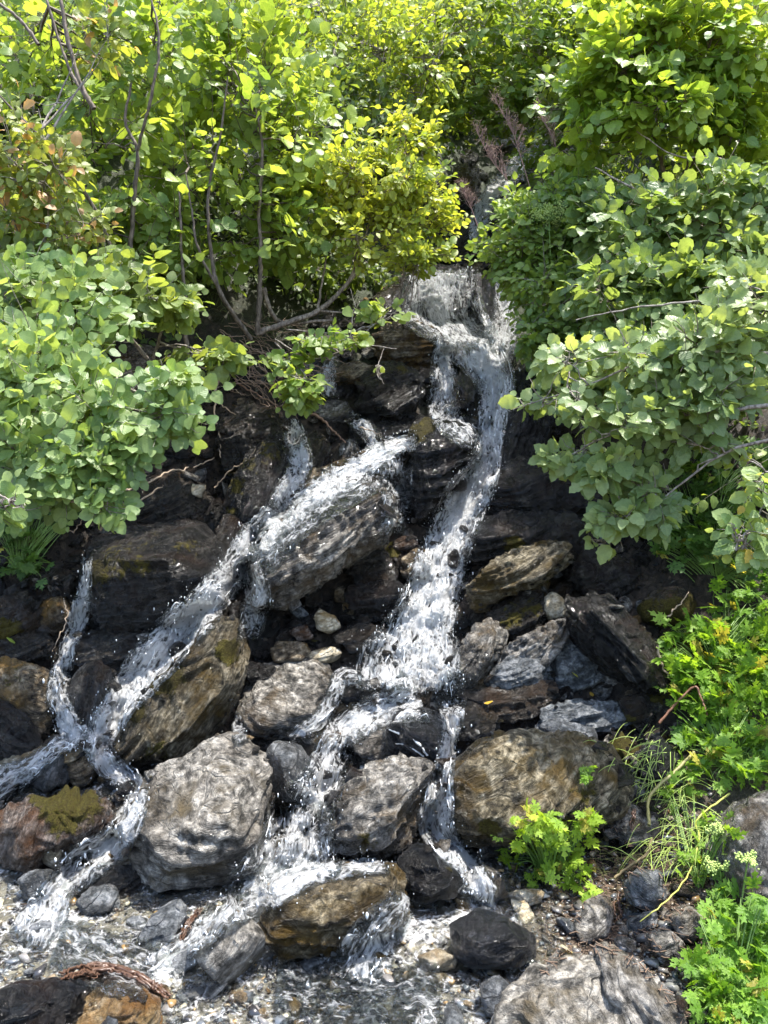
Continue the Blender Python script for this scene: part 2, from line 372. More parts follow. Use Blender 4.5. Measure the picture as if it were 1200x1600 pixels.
rock('boulder', 'large dark boulder with yellow moss on top left of the cascade', 'dark',
  [(137,905),(150,852),(185,828),(250,822),(305,822),(336,850),(346,885),(338,940),(290,962),(240,982),(180,985),(146,952)],
  front=[(160,885,.30),(230,878,.36),(300,868,.34),(332,890,.16),(165,945,.14),(240,960,.14),(315,930,.14)], k=.8, ang=8, cat='boulder', moss=[(185,868,42),(285,855,34),(235,852,36),(160,892,30),(215,862,40)], thick=.35, strat=.5, lift=.16, p=60)
rock('rock', 'low brown ledge just below the big dark moss topped boulder', 'brown', [(115,1012),(150,982),(220,998),(262,990),(252,1022),(205,1046),(130,1036)], lift=.07)
rock('rock', 'dark upright split slab between the small left trickle and cascade', 'dark', [(104,1065),(125,1030),(165,1035),(171,1090),(150,1130),(112,1162),(100,1120)], ang=72, strat=1.4)
rock('boulder', 'wide golden brown wet rock at left edge under the trickle', 'tan', [(-30,1040),(40,1028),(85,1058),(92,1105),(70,1150),(20,1145),(-30,1125)], ang=-30, cat='boulder', moss=[(20,1060,30)])
rock('rock', 'dark wedge rock at left edge under golden brown rock', 'dark', [(-40,1110),(0,1098),(45,1125),(52,1166),(0,1188),(-40,1175)], ang=-35, strat=1.3, lift=.12)
rock('rock', 'brownish green rock at left edge above golden brown rock', 'brown', [(-30,942),(40,928),(62,955),(52,990),(0,1002),(-30,1000)], moss=[(10,985,25)])
rock('rock', 'small square brown block beside upper left trickle', 'tan', [(62,940),(100,930),(106,962),(84,986),(62,976)])
rock('rock', 'dark brown rock wedged at left edge above the ledge', 'brown', [(-30,1000),(30,985),(70,990),(75,1020),(30,1035),(-30,1035)])
rock('boulder', 'rust topped round boulder with vertical ribs at lower left edge', 'rust', [(-30,1300),(0,1275),(20,1246),(70,1225),(130,1230),(168,1258),(178,1290),(132,1322),(90,1352),(40,1372),(5,1362)],
  front=[(25,1290,.15),(75,1265,.2),(130,1262,.16),(110,1310,.16),(40,1345,.14)], k=.8, ang=68, cat='boulder', moss=[(110,1258,44),(70,1240,22)], thick=.25)
rock('stone', 'pale cream stone leaning on the rust topped boulder', 'cream', [(64,1348),(80,1317),(99,1330),(91,1357)], lift=.14, cat='stone')
rock('stone', 'grey green rounded stone below the rust topped boulder', 'slate', [(27,1378),(50,1355),(78,1358),(82,1388),(60,1412),(35,1402)], lift=.04, cat='stone')
rock('stone', 'flat blue grey slab right of foamy lower left channel', 'slate', [(117,1412),(140,1390),(175,1378),(187,1390),(162,1420),(130,1432)], lift=.04, k=1.6, cat='stone', thick=.05, strat=.4)
rock('rock', 'low dark slab under foam left of the huge grey boulder', 'dark', [(118,1386),(150,1362),(200,1348),(222,1378),(190,1402),(135,1400)], k=1.4, lift=.03)
rock('stone', 'pale grey diamond shaped slab standing in front water', 'pale', [(299,1486),(330,1450),(360,1420),(402,1448),(412,1466),(375,1505),(344,1533)],
  front=[(330,1480,.05),(362,1440,.05),(392,1462,.05),(348,1505,.05)], k=1.5, lift=.13, cat='stone', thick=.12, strat=.3, ang=40, rough=.35, p=60)
rock('stone', 'submerged grey green slab left of the pale diamond slab', 'slate', [(214,1472),(250,1420),(280,1408),(292,1430),(262,1460),(236,1487)], k=1.6, lift=.02, cat='stone', thick=.06)
rock('boulder', 'dark layered schist boulder at bottom left corner', 'dark', [(-40,1610),(-30,1560),(0,1545),(60,1535),(126,1541),(122,1570),(100,1640),(-30,1660)], k=.9, ang=14, cat='boulder', strat=1.5, lift=.06)
rock('stone', 'yellow ochre stone at bottom left under the driftwood', 'ochre', [(114,1605),(130,1565),(180,1540),(236,1570),(240,1612),(180,1650),(130,1650)], cat='stone', lift=.05, k=.9)
rock('stone', 'small blue pointed stone at bottom edge before the ochre stone', 'slate', [(154,1604),(175,1578),(192,1610),(175,1640)], cat='stone', lift=.12)
rock('stone', 'dark square ribbed block in foam above the rust topped boulder', 'slate', [(55,1226),(62,1180),(95,1174),(106,1210),(96,1226),(60,1233)], cat='stone', ang=70, lift=.06)
rock('stone', 'long pale tan stone reaching into the foam at left', 'cream', [(-10,1195),(60,1170),(135,1164),(131,1180),(72,1187),(50,1207),(0,1212)], cat='stone', ang=12, lift=.08, thick=.08)
rock('stone', 'brown cobble between the ribbed block and the ochre slab', 'tan', [(104,1202),(140,1170),(152,1200),(132,1226),(106,1221)], cat='stone')
rock('stone', 'small round brown cobble above the pale tan stone', 'brown', [(66,1160),(80,1148),(96,1152),(98,1170),(80,1180),(68,1176)], cat='stone', lift=.08)
rock('boulder', 'flat wet oval grey slab in the centre, left of the white pool', 'grey', [(370,1102),(390,1052),(440,1026),(512,1024),(527,1060),(516,1110),(482,1140),(422,1149),(384,1137)],
  front=[(395,1090,.07),(440,1060,.08),(500,1060,.08),(490,1110,.1),(420,1125,.1)], k=1.25, ang=-6, cat='boulder', thick=.15, strat=.6, lift=.05)
rock('rock', 'thin dark flat slab beneath round blue grey stone', 'dark', [(384,1163),(430,1151),(490,1163),(524,1188),(500,1203),(430,1180)], k=1.5, thick=.06, lift=.04)
rock('stone', 'smooth rounded blue grey stone right of the huge grey boulder', 'slate', [(414,1182),(430,1162),(466,1168),(497,1200),(487,1245),(450,1256),(424,1240)],
  front=[(428,1185,.09),(450,1180,.1),(460,1230,.12),(440,1235,.1)], k=.7, lift=.14, cat='stone', strat=.3, rough=.6)
rock('boulder', 'grey wrinkled schist boulder beneath striped black one', 'grey', [(488,1310),(500,1268),(540,1248),(560,1210),(600,1185),(646,1174),(668,1208),(672,1260),(642,1312),(602,1337),(542,1342)],
  front=[(545,1262,.14),(600,1222,.16),(650,1215,.14),(640,1262,.2),(560,1310,.16),(610,1310,.16)], k=.6, ang=27, cat='boulder', strat=1.6, thick=.3, moss=[(575,1320,20)], lift=.08)
rock('boulder', 'black boulder with pale quartz stripe wedged above grey wrinkled boulder', 'black', [(600,1132),(620,1110),(660,1104),(690,1120),(697,1162),(694,1197),(670,1207),(645,1180),(612,1170)],
  front=[(625,1135,.1),(670,1140,.13),(685,1175,.1),(640,1165,.1)], k=.5, ang=-35, cat='boulder', lift=.16, strat=.6)
rock('boulder', 'big olive grey boulder right of lower stream with herb at its foot', 'olive', [(700,1312),(702,1200),(728,1160),(780,1144),(850,1141),(915,1158),(952,1188),(978,1240),(962,1277),(890,1262),(850,1292),(790,1316),(742,1331)],
  front=[(722,1215,.14),(790,1180,.18),(880,1185,.18),(940,1215,.14),(860,1265,.24),(780,1300,.2),(720,1300,.14)], k=.75, ang=30, cat='boulder', strat=1.1, thick=.4, moss=[(905,1232,26),(770,1290,18)], lift=.14)
rock('boulder', 'glossy dark angular rock in foam below the big olive boulder', 'dark', [(630,1342),(648,1326),(682,1325),(715,1358),(729,1376),(716,1396),(665,1406),(632,1386)],
  front=[(650,1345,.1),(690,1360,.12),(700,1385,.1),(660,1390,.1)], cat='boulder', lift=.06, moss=[(700,1352,14)])
rock('boulder', 'long brown slab with flat washed top in bottom centre', 'olive', [(418,1412),(440,1390),(520,1366),(600,1364),(627,1385),(627,1420),(592,1450),(522,1476),(440,1496),(423,1470)],
  front=[(440,1415,.12),(530,1402,.14),(608,1395,.12),(610,1422,.12),(530,1450,.14),(450,1475,.12)], k=1.0, ang=10, cat='boulder', lift=.05, thick=.2, strat=1.3, p=60)
rock('boulder', 'shiny black rounded boulder in water near bottom centre right', 'black', [(706,1447),(745,1425),(792,1430),(829,1460),(833,1495),(800,1513),(740,1511),(714,1492)],
  front=[(735,1450,.08),(785,1450,.1),(815,1475,.08),(770,1490,.1)], k=.9, cat='boulder', strat=.2, lift=.08, rough=.7)
rock('boulder', 'pale banded boulder at bottom edge right of centre', 'pale', [(784,1600),(810,1546),(860,1510),(900,1486),(945,1492),(985,1540),(1010,1600),(1000,1680),(800,1680)],
  front=[(825,1580,.07),(870,1535,.08),(920,1515,.06),(960,1560,.08),(980,1640,.08),(860,1650,.1)], k=1.1, ang=24, cat='boulder', lift=.12, thick=.2, strat=1.0)
rock('rock', 'slanting grey slab edge leaning on the right of the pale banded boulder', 'pale', [(938,1484),(965,1486),(1030,1540),(1078,1612),(1060,1660),(1020,1640),(985,1560)], k=1.0, ang=-45, lift=.10, thick=.12)
rock('boulder', 'big purplish grey boulder cut by right edge among green herbs', 'grey', [(1142,1335),(1150,1290),(1170,1255),(1210,1238),(1270,1250),(1290,1400),(1260,1450),(1200,1420),(1160,1375)], Y=2.35, cat='boulder', ang=60, strat=.6, thick=.25)
rock('stone', 'dark blue grey slate rock on right bank debris', 'slate', [(979,1382),(1000,1361),(1031,1365),(1039,1395),(1021,1424),(990,1412)], cat='stone', ang=-30, lift=.05)
rock('stone', 'flat bluish stone just below the dark blue grey slate rock', 'slate', [(984,1442),(1010,1425),(1031,1420),(1023,1441),(991,1459)], cat='stone', lift=.03, thick=.04)
rock('stone', 'broad flat grey stone on debris above the pale banded boulder', 'grey', [(899,1442),(915,1405),(945,1397),(961,1420),(951,1461),(910,1472)], cat='stone', k=1.5, thick=.05, lift=.03, strat=.4)
rock('stone', 'brownish round stone on debris lower right', 'grey', [(1018,1462),(1045,1452),(1069,1488),(1042,1498)], cat='stone', lift=.03)
rock('stone', 'grey stone partly under herbs on right bank', 'grey', [(1054,1432),(1085,1417),(1101,1450),(1076,1471)], cat='stone', lift=.04)
rock('stone', 'pale tan flat stone below the small bright green herb', 'cream', [(794,1400),(815,1389),(847,1395),(841,1409),(810,1416)], cat='stone', lift=.03, thick=.04)
rock('stone', 'pale yellow stone in clear water left of shiny black boulder', 'cream', [(654,1496),(685,1482),(713,1495),(711,1513),(670,1521)], cat='stone', lift=.03)
rock('rock', 'lumpy grey rock between glossy dark rock and bright green herb', 'grey', [(741,1385),(747,1360),(765,1352),(786,1370),(791,1400),(760,1411)], lift=.06)
rock('stone', 'dark blue stone left of the pale banded boulder', 'slate', [(754,1542),(780,1530),(802,1550),(791,1587),(765,1582)], cat='stone', lift=.06)
rock('stone', 'pale tan stone under foam beside the big brown bottom slab', 'cream', [(408,1392),(425,1375),(450,1370),(455,1380),(430,1394)], cat='stone', lift=.08)
rock('stone', 'tan stone on top left of the long brown bottom slab', 'ochre', [(500,1358),(520,1345),(545,1348),(552,1358),(525,1366)], cat='stone', lift=.12)
# --- right side pile
rock('rock', 'tall glossy grey slab leaning at right side of main pool', 'grey', [(676,1090),(700,1040),(745,976),(765,967),(786,990),(776,1030),(745,1066),(720,1086)], front=[(700,1065,.1),(745,1010,.12),(765,1000,.12),(755,1045,.1)], ang=58, strat=1.2, lift=.12)
rock('rock', 'brown mossy rock tucked under the tan layered slab', 'brown', [(750,972),(795,930),(843,928),(852,960),(832,1000),(790,1006)], moss=[(800,955,34),(830,945,26)], lift=.05)
rock('rock', 'tan finely layered slab tilted up right below dark ledge', 'olive', [(737,918),(770,876),(817,858),(879,840),(886,874),(863,896),(817,917),(752,948)],
  front=[(760,895,.12),(815,872,.14),(868,858,.12),(865,880,.14),(800,912,.12)], ang=22, strat=1.8, lift=.2, thick=.18, moss=[(810,860,22)])
rock('stone', 'egg shaped beige stone perched above blue wet rocks', 'cream', [(847,937),(863,924),(876,934),(888,952),(882,964),(863,967),(849,955)], cat='stone', lift=.12, strat=.3, rough=.5)
rock('boulder', 'long dark slab leaning down to the right with pale lower edge', 'dark', [(886,937),(910,927),(948,936),(994,981),(1040,1033),(1043,1077),(1006,1072),(962,1045),(926,1016),(898,981)],
  front=[(905,945,.14),(950,985,.16),(1000,1040,.14),(930,1000,.1),(985,1050,.1)], ang=-42, strat=1.6, cat='boulder', lift=.14, thick=.2)
rock('rock', 'thin wet slab edge shining white over the bluish rock', 'grey', [(776,1040),(790,1020),(825,998),(872,972),(892,975),(888,992),(855,1003),(815,1030),(790,1045)], ang=34, strat=1.5, lift=.16, thick=.08)
rock('rock', 'bluish black glossy wet rock under the thin slab edge', 'slate', [(763,1064),(796,1027),(825,1014),(847,1020),(865,1062),(822,1078),(787,1081)], lift=.1, strat=.5)
rock('rock', 'dark wet rock bearing a yellow fallen leaf', 'slate', [(856,1004),(904,997),(943,1033),(955,1068),(904,1076),(868,1072)], lift=.06, strat=.6)
rock('rock', 'long low layered reddish dark strip of rock above the olive boulder', 'brown', [(728,1084),(790,1072),(860,1070),(870,1100),(850,1130),(760,1122)], ang=8, strat=1.4, lift=.06)
rock('rock', 'long bluish layered slab beside dark strip above the olive boulder', 'slate', [(850,1110),(900,1095),(985,1100),(1000,1122),(930,1150),(850,1140)], ang=10, strat=1.4, lift=.08)
rock('rock', 'shiny grey hump between bluish slab and olive boulder', 'slate', [(848,1135),(880,1124),(922,1140),(934,1168),(890,1170),(858,1156)], lift=.1)
rock('rock', 'bumpy brown rock at foot of the long leaning dark slab', 'brown', [(968,1094),(1010,1080),(1032,1108),(1020,1135),(985,1130)], lift=.05, moss=[(975,1130,20)])
rock('rock', 'small knobbly brown rock between stream and olive boulder', 'brown', [(709,1112),(735,1097),(765,1114),(777,1136),(742,1154),(712,1152)], lift=.1)
rock('rock', 'flat brown stone beneath the tall glossy slab', 'tan', [(730,1062),(762,1058),(775,1078),(760,1092),(728,1090)], lift=.05)
rock('stone', 'little blue oval pebble on the brown flat stone', 'slate', [(764,1066),(776,1062),(786,1072),(780,1080),(768,1078)], cat='stone', lift=.12)
rock('rock', 'dark slab above the tan layered slab, upper of the stacked pair', 'dark', [(754,800),(775,745),(815,718),(870,714),(932,750),(950,800),(880,812),(800,812)],
  front=[(780,775,.14),(820,745,.16),(890,745,.14),(920,785,.14),(820,800,.14)], ang=18, strat=1.3, lift=.12, thick=.3, moss=[(855,722,28)])
rock('rock', 'dark purple sheen ledge, lower of the stacked pair by the main fall', 'dark', [(735,858),(752,812),(800,806),(885,806),(925,840),(890,870),(820,866),(765,880)], ang=22, strat=1.4, lift=.16, thick=.3, moss=[(805,850,20)])
rock('rock', 'dark broken rock in shade right of tan layered slab', 'dark', [(888,902),(910,850),(960,858),(1003,900),(990,937),(940,932)], lift=.03)
rock('rock', 'black wall of rock in shade right of the upper fall', 'dark', [(770,735),(768,685),(780,620),(800,582),(850,575),(885,640),(860,700),(820,742)], ang=60, lift=.1, thick=.35)
rock('rock', 'orange olive cushion of moss over rock beside the herbs', 'brown', [(1003,942),(1020,920),(1060,914),(1087,930),(1082,966),(1040,978),(1010,966)], moss=[(1030,945,60),(1065,945,60)], lift=.08, strat=.1, cat='mossy rock')
rock('rock', 'glossy dark rock under yellow stems right of olive boulder', 'black', [(998,1175),(1035,1150),(1065,1185),(1040,1225),(1010,1215)], lift=.05)
rock('stone', 'small pale blue stone beside the orange moss cushion', 'slate', [(993,940),(1003,938),(1005,955),(995,957)], cat='stone', lift=.05)
rock('stone', 'small tan stone below pale blue stone near moss cushion', 'tan', [(982,965),(1006,958),(1006,970),(993,976)], cat='stone', lift=.05)
rock('rock', 'grey flaky rock right of the olive boulder by the dead stems', 'grey', [(958,1290),(985,1262),(1020,1270),(1030,1300),(1000,1320),(968,1312)], lift=.04)
# --- centre pile under the main fall
rock('rock', 'dark rounded rock under right end of streaked slab, upper one', 'brown', [(538,885),(560,860),(602,858),(622,890),(615,912),(560,915)], ang=18, strat=1.3, lift=.12)
rock('rock', 'dark layered rock left of the pool, lower one', 'dark', [(545,918),(600,905),(632,915),(638,935),(605,962),(552,960)], ang=10, strat=1.3, lift=.14)
rock('rock', 'dark reddish rock touching the white pool', 'brown', [(520,992),(565,972),(602,985),(598,1012),(555,1022)], lift=.08)
rock('stone', 'pale yellow stone under the streaked slab', 'cream', [(489,966),(500,952),(526,965),(530,980),(511,989),(495,981)], cat='stone', lift=.08, rough=.6)
rock('stone', 'pinkish small stone left of the pale yellow stone', 'rust', [(450,985),(480,978),(492,998),(470,1003)], cat='stone', lift=.05)
rock('stone', 'mottled green grey flat rock above the flat oval slab', 'tan', [(425,1014),(440,1000),(480,1004),(484,1018),(470,1032),(432,1035)], cat='stone', lift=.1, k=1.2)
rock('stone', 'flat yellowish stone at top edge of the flat oval slab', 'cream', [(474,1022),(500,1012),(530,1010),(532,1020),(500,1032),(478,1033)], cat='stone', lift=.08, k=1.4)
rock('rock', 'thin dark rock left of flat oval slab', 'dark', [(376,1050),(392,1035),(430,1038),(425,1056),(395,1066)], lift=.12)
rock('rock', 'dark wet rock in foam at pool outlet', 'dark', [(524,1068),(545,1050),(580,1060),(586,1090),(555,1102),(528,1092)], lift=.07)
rock('rock', 'small flat dark rock standing in foam below the pool', 'brown', [(594,1065),(640,1067),(646,1086),(610,1090)], lift=.12)
rock('stone', 'orange brown stone left of striped black boulder', 'ochre', [(488,1160),(510,1140),(532,1145),(522,1168),(500,1172)], cat='stone', lift=.07)
rock('rock', 'low mottled grey rock washed by foam left of striped black boulder', 'grey', [(536,1160),(560,1132),(600,1128),(622,1142),(612,1182),(570,1190)], k=1.2, lift=.04)
rock('stone', 'small orange pebble at top of the huge grey boulder', 'ochre', [(371,1153),(385,1146),(397,1152),(381,1161)], cat='stone', lift=.12, lod=3)
rock('stone', 'rusty red stone splashed at foot of the water curtain', 'rust', [(614,846),(630,837),(649,842),(651,855),(620,859)], cat='stone', lift=.1)
rock('stone', 'tan block at left side of the main fall', 'tan', [(627,872),(650,855),(667,865),(671,895),(645,907),(628,897)], cat='stone', lift=.1)
# --- upper centre
rock('boulder', 'dark block with orange moss edge beside the upper main fall', 'dark', [(640,752),(641,684),(657,654),(725,667),(747,695),(733,732),(692,757),(684,792),(655,806)],
  front=[(655,690,.16),(705,690,.18),(735,705,.12),(700,735,.16),(665,780,.14)], k=.35, ang=12, cat='boulder', lift=.2, thick=.35, moss=[(650,680,20),(668,665,16)])
rock('boulder', 'faceted dark boulder with mossy shoulder left of upper fall', 'dark', [(560,640),(567,590),(610,560),(651,572),(657,615),(616,654)],
  front=[(580,610,.14),(625,590,.14),(645,615,.12),(612,635,.16)], k=.5, ang=24, cat='boulder', lift=.18, moss=[(585,580,20),(630,575,18)], thick=.3)
rock('rock', 'brown layered ledge rock at foot of the top fan of water', 'tan', [(590,528),(608,512),(650,504),(690,520),(694,546),(670,564),(630,562),(594,550)], ang=4, strat=1.7, lift=.2, thick=.3)
rock('rock', 'grey rock splitting the stream under the top fan', 'grey', [(703,538),(735,534),(766,540),(772,560),(750,580),(720,572)], lift=.1, k=1.1)
rock('rock', 'pointed upright rock standing in the white upper fall', 'brown', [(721,576),(745,596),(743,612),(712,646),(703,637),(713,600)], ang=-50, lift=.16)
rock('rock', 'tall narrow dark rock between the two strands of the top fall', 'dark', [(740,425),(765,413),(777,462),(772,528),(757,524),(744,475)], ang=80, lift=.15)
rock('rock', 'small dark rock beside fall under the layered ledge rock', 'dark', [(654,571),(685,583),(684,598),(656,592)], lift=.22)
rock('rock', 'dark ledge at the lip of the top fan of water', 'dark', [(628,436),(650,424),(700,418),(742,424),(745,470),(700,500),(640,500),(625,470)], k=.4, lift=.02, ang=80, thick=.3)
rock('rock', 'dark rock at left side of the top fan', 'brown', [(566,495),(590,462),(635,432),(645,470),(625,500),(585,512)], lift=.06)
rock('rock', 'brown thin slab left of faceted dark boulder', 'tan', [(518,582),(535,566),(580,566),(590,580),(560,592),(525,592)], lift=.14, thick=.1, k=1.1)
rock('rock', 'flat pale wet stone by the broken branch', 'grey', [(488,640),(515,622),(545,632),(548,648),(510,655)], k=1.2, lift=.1)
rock('rock', 'dark tilted slabs above the low ramp', 'dark', [(535,668),(570,648),(625,655),(640,680),(600,697),(550,695)], ang=20, strat=1.4, lift=.08)
rock('rock', 'brown rock beside the short left trickle', 'brown', [(452,722),(474,682),(500,674),(513,700),(492,737),(470,747)], ang=58, lift=.15)
rock('boulder', 'brown dry topped boulder under the tangled roots', 'brown', [(343,706),(348,660),(388,632),(432,642),(448,680),(430,702),(392,730),(352,732)],
  front=[(362,675,.14),(400,655,.14),(435,670,.12),(400,705,.16)], cat='boulder', lift=.12, moss=[(420,650,16)])
rock('boulder', 'yellow mossy upright rock left of short trickle', 'dark', [(362,765),(384,720),(420,688),(442,698),(448,750),(430,802),(400,832),(368,832),(350,800)],
  front=[(385,745,.14),(425,715,.16),(435,760,.12),(395,800,.14)], ang=60, cat='boulder', lift=.16, moss=[(418,705,30),(370,760,22),(390,725,24),(363,800,12)], thick=.3)
rock('rock', 'dark red rock between mossy boulder and left cascade', 'brown', [(328,882),(334,838),(352,802),(384,830),(394,852),(372,874),(346,892)], ang=60, lift=.14)
rock('rock', 'dark rock under low roots on the left', 'brown', [(188,795),(200,760),(260,740),(312,750),(332,790),(300,822),(230,822)], lift=.05)
rock('stone', 'small pale stone lying among roots on the left', 'cream', [(289,768),(300,755),(321,760),(313,777)], cat='stone', lift=.16)
rock('rock', 'rusty overhanging rock behind the left bush', 'rust', [(160,590),(185,548),(235,540),(255,590),(240,625),(180,640)], lift=.12)
rock('rock', 'dark mossy rock at the upper trickle under pink seed heads', 'brown', [(700,300),(712,262),(738,255),(752,285),(742,320),(712,325)], lift=.1, moss=[(720,280,30)])
rock('rock', 'grey log shaped rock at the top of the visible stream', 'grey', [(772,226),(800,214),(845,220),(850,234),(800,240)], lift=.1, thick=.2)
rock('rock', 'dark rock between trickle and yellow bush near the top', 'dark', [(690,400),(700,350),(735,335),(748,370),(740,405),(710,415)], lift=.05)
# ------------------------------------------------------------------ loose rocks between the big ones
def inside(px, py, poly):
    x, y = poly[:, 0], poly[:, 1]; x2, y2 = np.roll(x, -1), np.roll(y, -1)
    c = ((y > py) != (y2 > py)) & (px < (x2 - x) * (py - y) / (y2 - y + 1e-9) + x); return bool(c.sum() % 2)
HERO = list(FOOT)
def free(px, py, grow=1.0):
    for f in HERO:
        if f[:, 0].min() - 25 < px < f[:, 0].max() + 25 and f[:, 1].min() - 25 < py < f[:, 1].max() + 25:
            c = f.mean(0); g2 = grow + (0 if grow < 1.13 else 14 / min(np.ptp(f[:, 0]), np.ptp(f[:, 1])))
            if inside(c[0] + (px - c[0]) / g2, c[1] + (py - c[1]) / g2, f): return False
    return True
ZONE = np.array([(-40,860),(120,790),(200,740),(300,620),(420,560),(520,480),(560,430),(610,395),(690,330),(730,240),(800,215),(860,225),(800,330),(790,420),(800,560),(900,620),(1000,740),(1060,880),(1060,1150),(1040,1340),(-40,1340)], float)
tone = {'dark': 'black wet', 'brown': 'dark brown wet', 'grey': 'grey wet', 'tan': 'tan wet', 'slate': 'blue grey wet', 'olive': 'olive brown', 'rust': 'rusty'}
def area(px, py):
    if py > 1340: return 'in the shallow water at the front'
    if py < 560: return 'beside the upper fall'
    s = 'left of the left cascade' if px < 330 and py > 600 else ('between the two cascades' if px < 640 else 'right of the main fall')
    return s
def short(lb):
    w = lb.split(); stop = {'on','at','under','beside','right','left','with','below','above','between','in','just','by','over','carrying','reaching','leaning','wedged','from','near','partly','before','touching','touched','washed','tucked','bearing','splitting','standing','tilted','perched','shining','cut','topped','running','beneath','across'}
    n = 3
    while n < min(len(w), 5) and w[n] not in stop: n += 1
    return ' '.join(w[:n])
HN = [(f.mean(0), short(l)) for f, l in zip(FOOT, HLAB)]
def near_label(px, py, what):
    d = [math.hypot(c[0] - px, c[1] - py) for c, l in HN]; c, l = HN[int(np.argmin(d))]; dx, dy = px - c[0], py - c[1]
    s = ('above' if dy < 0 else 'below') if abs(dy) > 2 * abs(dx) else (('left of' if dx < 0 else 'right of') if abs(dx) > 2 * abs(dy) else ('upper ' if dy < 0 else 'lower ') + ('left of' if dx < 0 else 'right of'))
    return f'{what} {s} the {l}'
USED = set()
cr = np.random.default_rng(5); placed = []; nf = 0
for it in range(6000):
    px, py = cr.uniform(-40, 1060), cr.uniform(215, 1340)
    if not inside(px, py, ZONE): continue
    s = cr.choice([cr.uniform(18, 34), cr.uniform(30, 52), cr.uniform(50, 84)], p=[.5, .33, .17])
    if py < 560: s *= .6
    if not free(px, py, 1.12) or any((px - a) ** 2 + (py - b) ** 2 < (.35 * (s + c)) ** 2 for a, b, c in placed): continue
    placed.append((px, py, s)); ang = cr.choice([25, 35, -35, 10, 60]) + cr.normal() * 12; asp = cr.uniform(.45, .85)
    n = cr.integers(6, 9); th = np.sort((np.arange(n) + cr.uniform(-.3, .3, n)) * 2 * math.pi / n); rr = cr.uniform(.8, 1.12, n)
    ex, ey = np.cos(th) * rr * s * .62, np.sin(th) * rr * s * .62 * asp; a = R(ang)
    O = [(px + x * math.cos(a) + y * math.sin(a), py - x * math.sin(a) + y * math.cos(a)) for x, y in zip(ex, ey)]
    if py > 1050: mat = cr.choice(['grey', 'brown', 'tan', 'dark', 'slate', 'olive'], p=[.22, .2, .2, .18, .1, .1])
    else: mat = cr.choice(['grey', 'brown', 'tan', 'dark', 'slate'], p=[.06, .32, .06, .52, .04])
    nm = 'rock' if s > 24 else 'stone'
    lb = near_label(px, py, f'{"small" if s < 32 else "mid sized"} {tone[mat]} {"angular" if asp > .65 else "flat"} {nm}')
    if lb in USED: continue
    USED.add(lb)
    rock(nm, lb, mat, O, ang=ang, strat=1.3, lift=cr.uniform(.0, .05), lod=4 if s > 56 else 3, cat=nm, k=cr.uniform(.4, 1.1), p=30, moss=[(px, py - s * .3, s * .4)] if cr.random() < .15 else None,
         group='gap filling rocks' if nm == 'rock' else 'gap filling stones')
    nf += 1
    if nf >= 290: break
print('fill rocks', nf)
def build_bvh():
    V = np.vstack(BV); F = []
    for f in BF: F += f
    return BVHTree.FromPolygons(V.tolist(), F)
bvh = build_bvh()
def hit(px, py, up=0.0):
    d = ray(px, py); h = bvh.ray_cast(Vector(CAM), Vector(d), 80)
    P = np.array(h[0]) if h[0] is not None else ground_hit(px, py)
    return P - d * up
def drop(x, y):
    h = bvh.ray_cast(Vector((x, y, 30)), Vector((0, 0, -1)), 60)
    return h[0].z if h[0] is not None else 0.0

# ------------------------------------------------------------------ small loose stones lying one by one in the stream bed and on the bank
def stone_mesh(i, flat, lod=3):
    g = np.random.default_rng(100 + i); pts = g.normal(size=(14, 3)); pts /= np.linalg.norm(pts, axis=1)[:, None]; pts *= g.uniform(.7, 1.1, 14)[:, None]; pts *= (1, .72, flat)
    P, F = soft_hull(pts * .5, lod, 26); N = vnormals(P, F)
    P = P + N * (.07 * (fbm(P * 3 + i, 3, 3) - .5) + .03 * (fbm(P * 11 + i, 5, 2) - .5))[:, None]
    return P, F
stone_base = [stone_mesh(i, f, 2 if i > 5 else 3) for i, f in enumerate([.5, .35, .6, .28, .45, .55, .4, .6, .3, .5])]
stone_me = {}
for mk in ('grey', 'slate', 'dark', 'tan', 'cream', 'ochre', 'brown', 'olive'):
    for i, (P, F) in enumerate(stone_base):
        stone_me[mk, i] = new_mesh('stone', P, F, RM[mk], True, {'strata': ('FLOAT_VECTOR', P * .1), 'moss': ('FLOAT', np.zeros(len(P)))})
cnames = {'grey': 'grey', 'slate': 'blue grey', 'dark': 'black', 'tan': 'tan', 'cream': 'pale cream', 'ochre': 'ochre yellow', 'brown': 'dark brown', 'olive': 'olive brown'}
SHAPE = ['rounded', 'flat', 'chunky', 'thin', 'oval', 'angular', 'rough', 'smooth', 'narrow', 'blunt']
cr = np.random.default_rng(8); got = []; cnt = 0
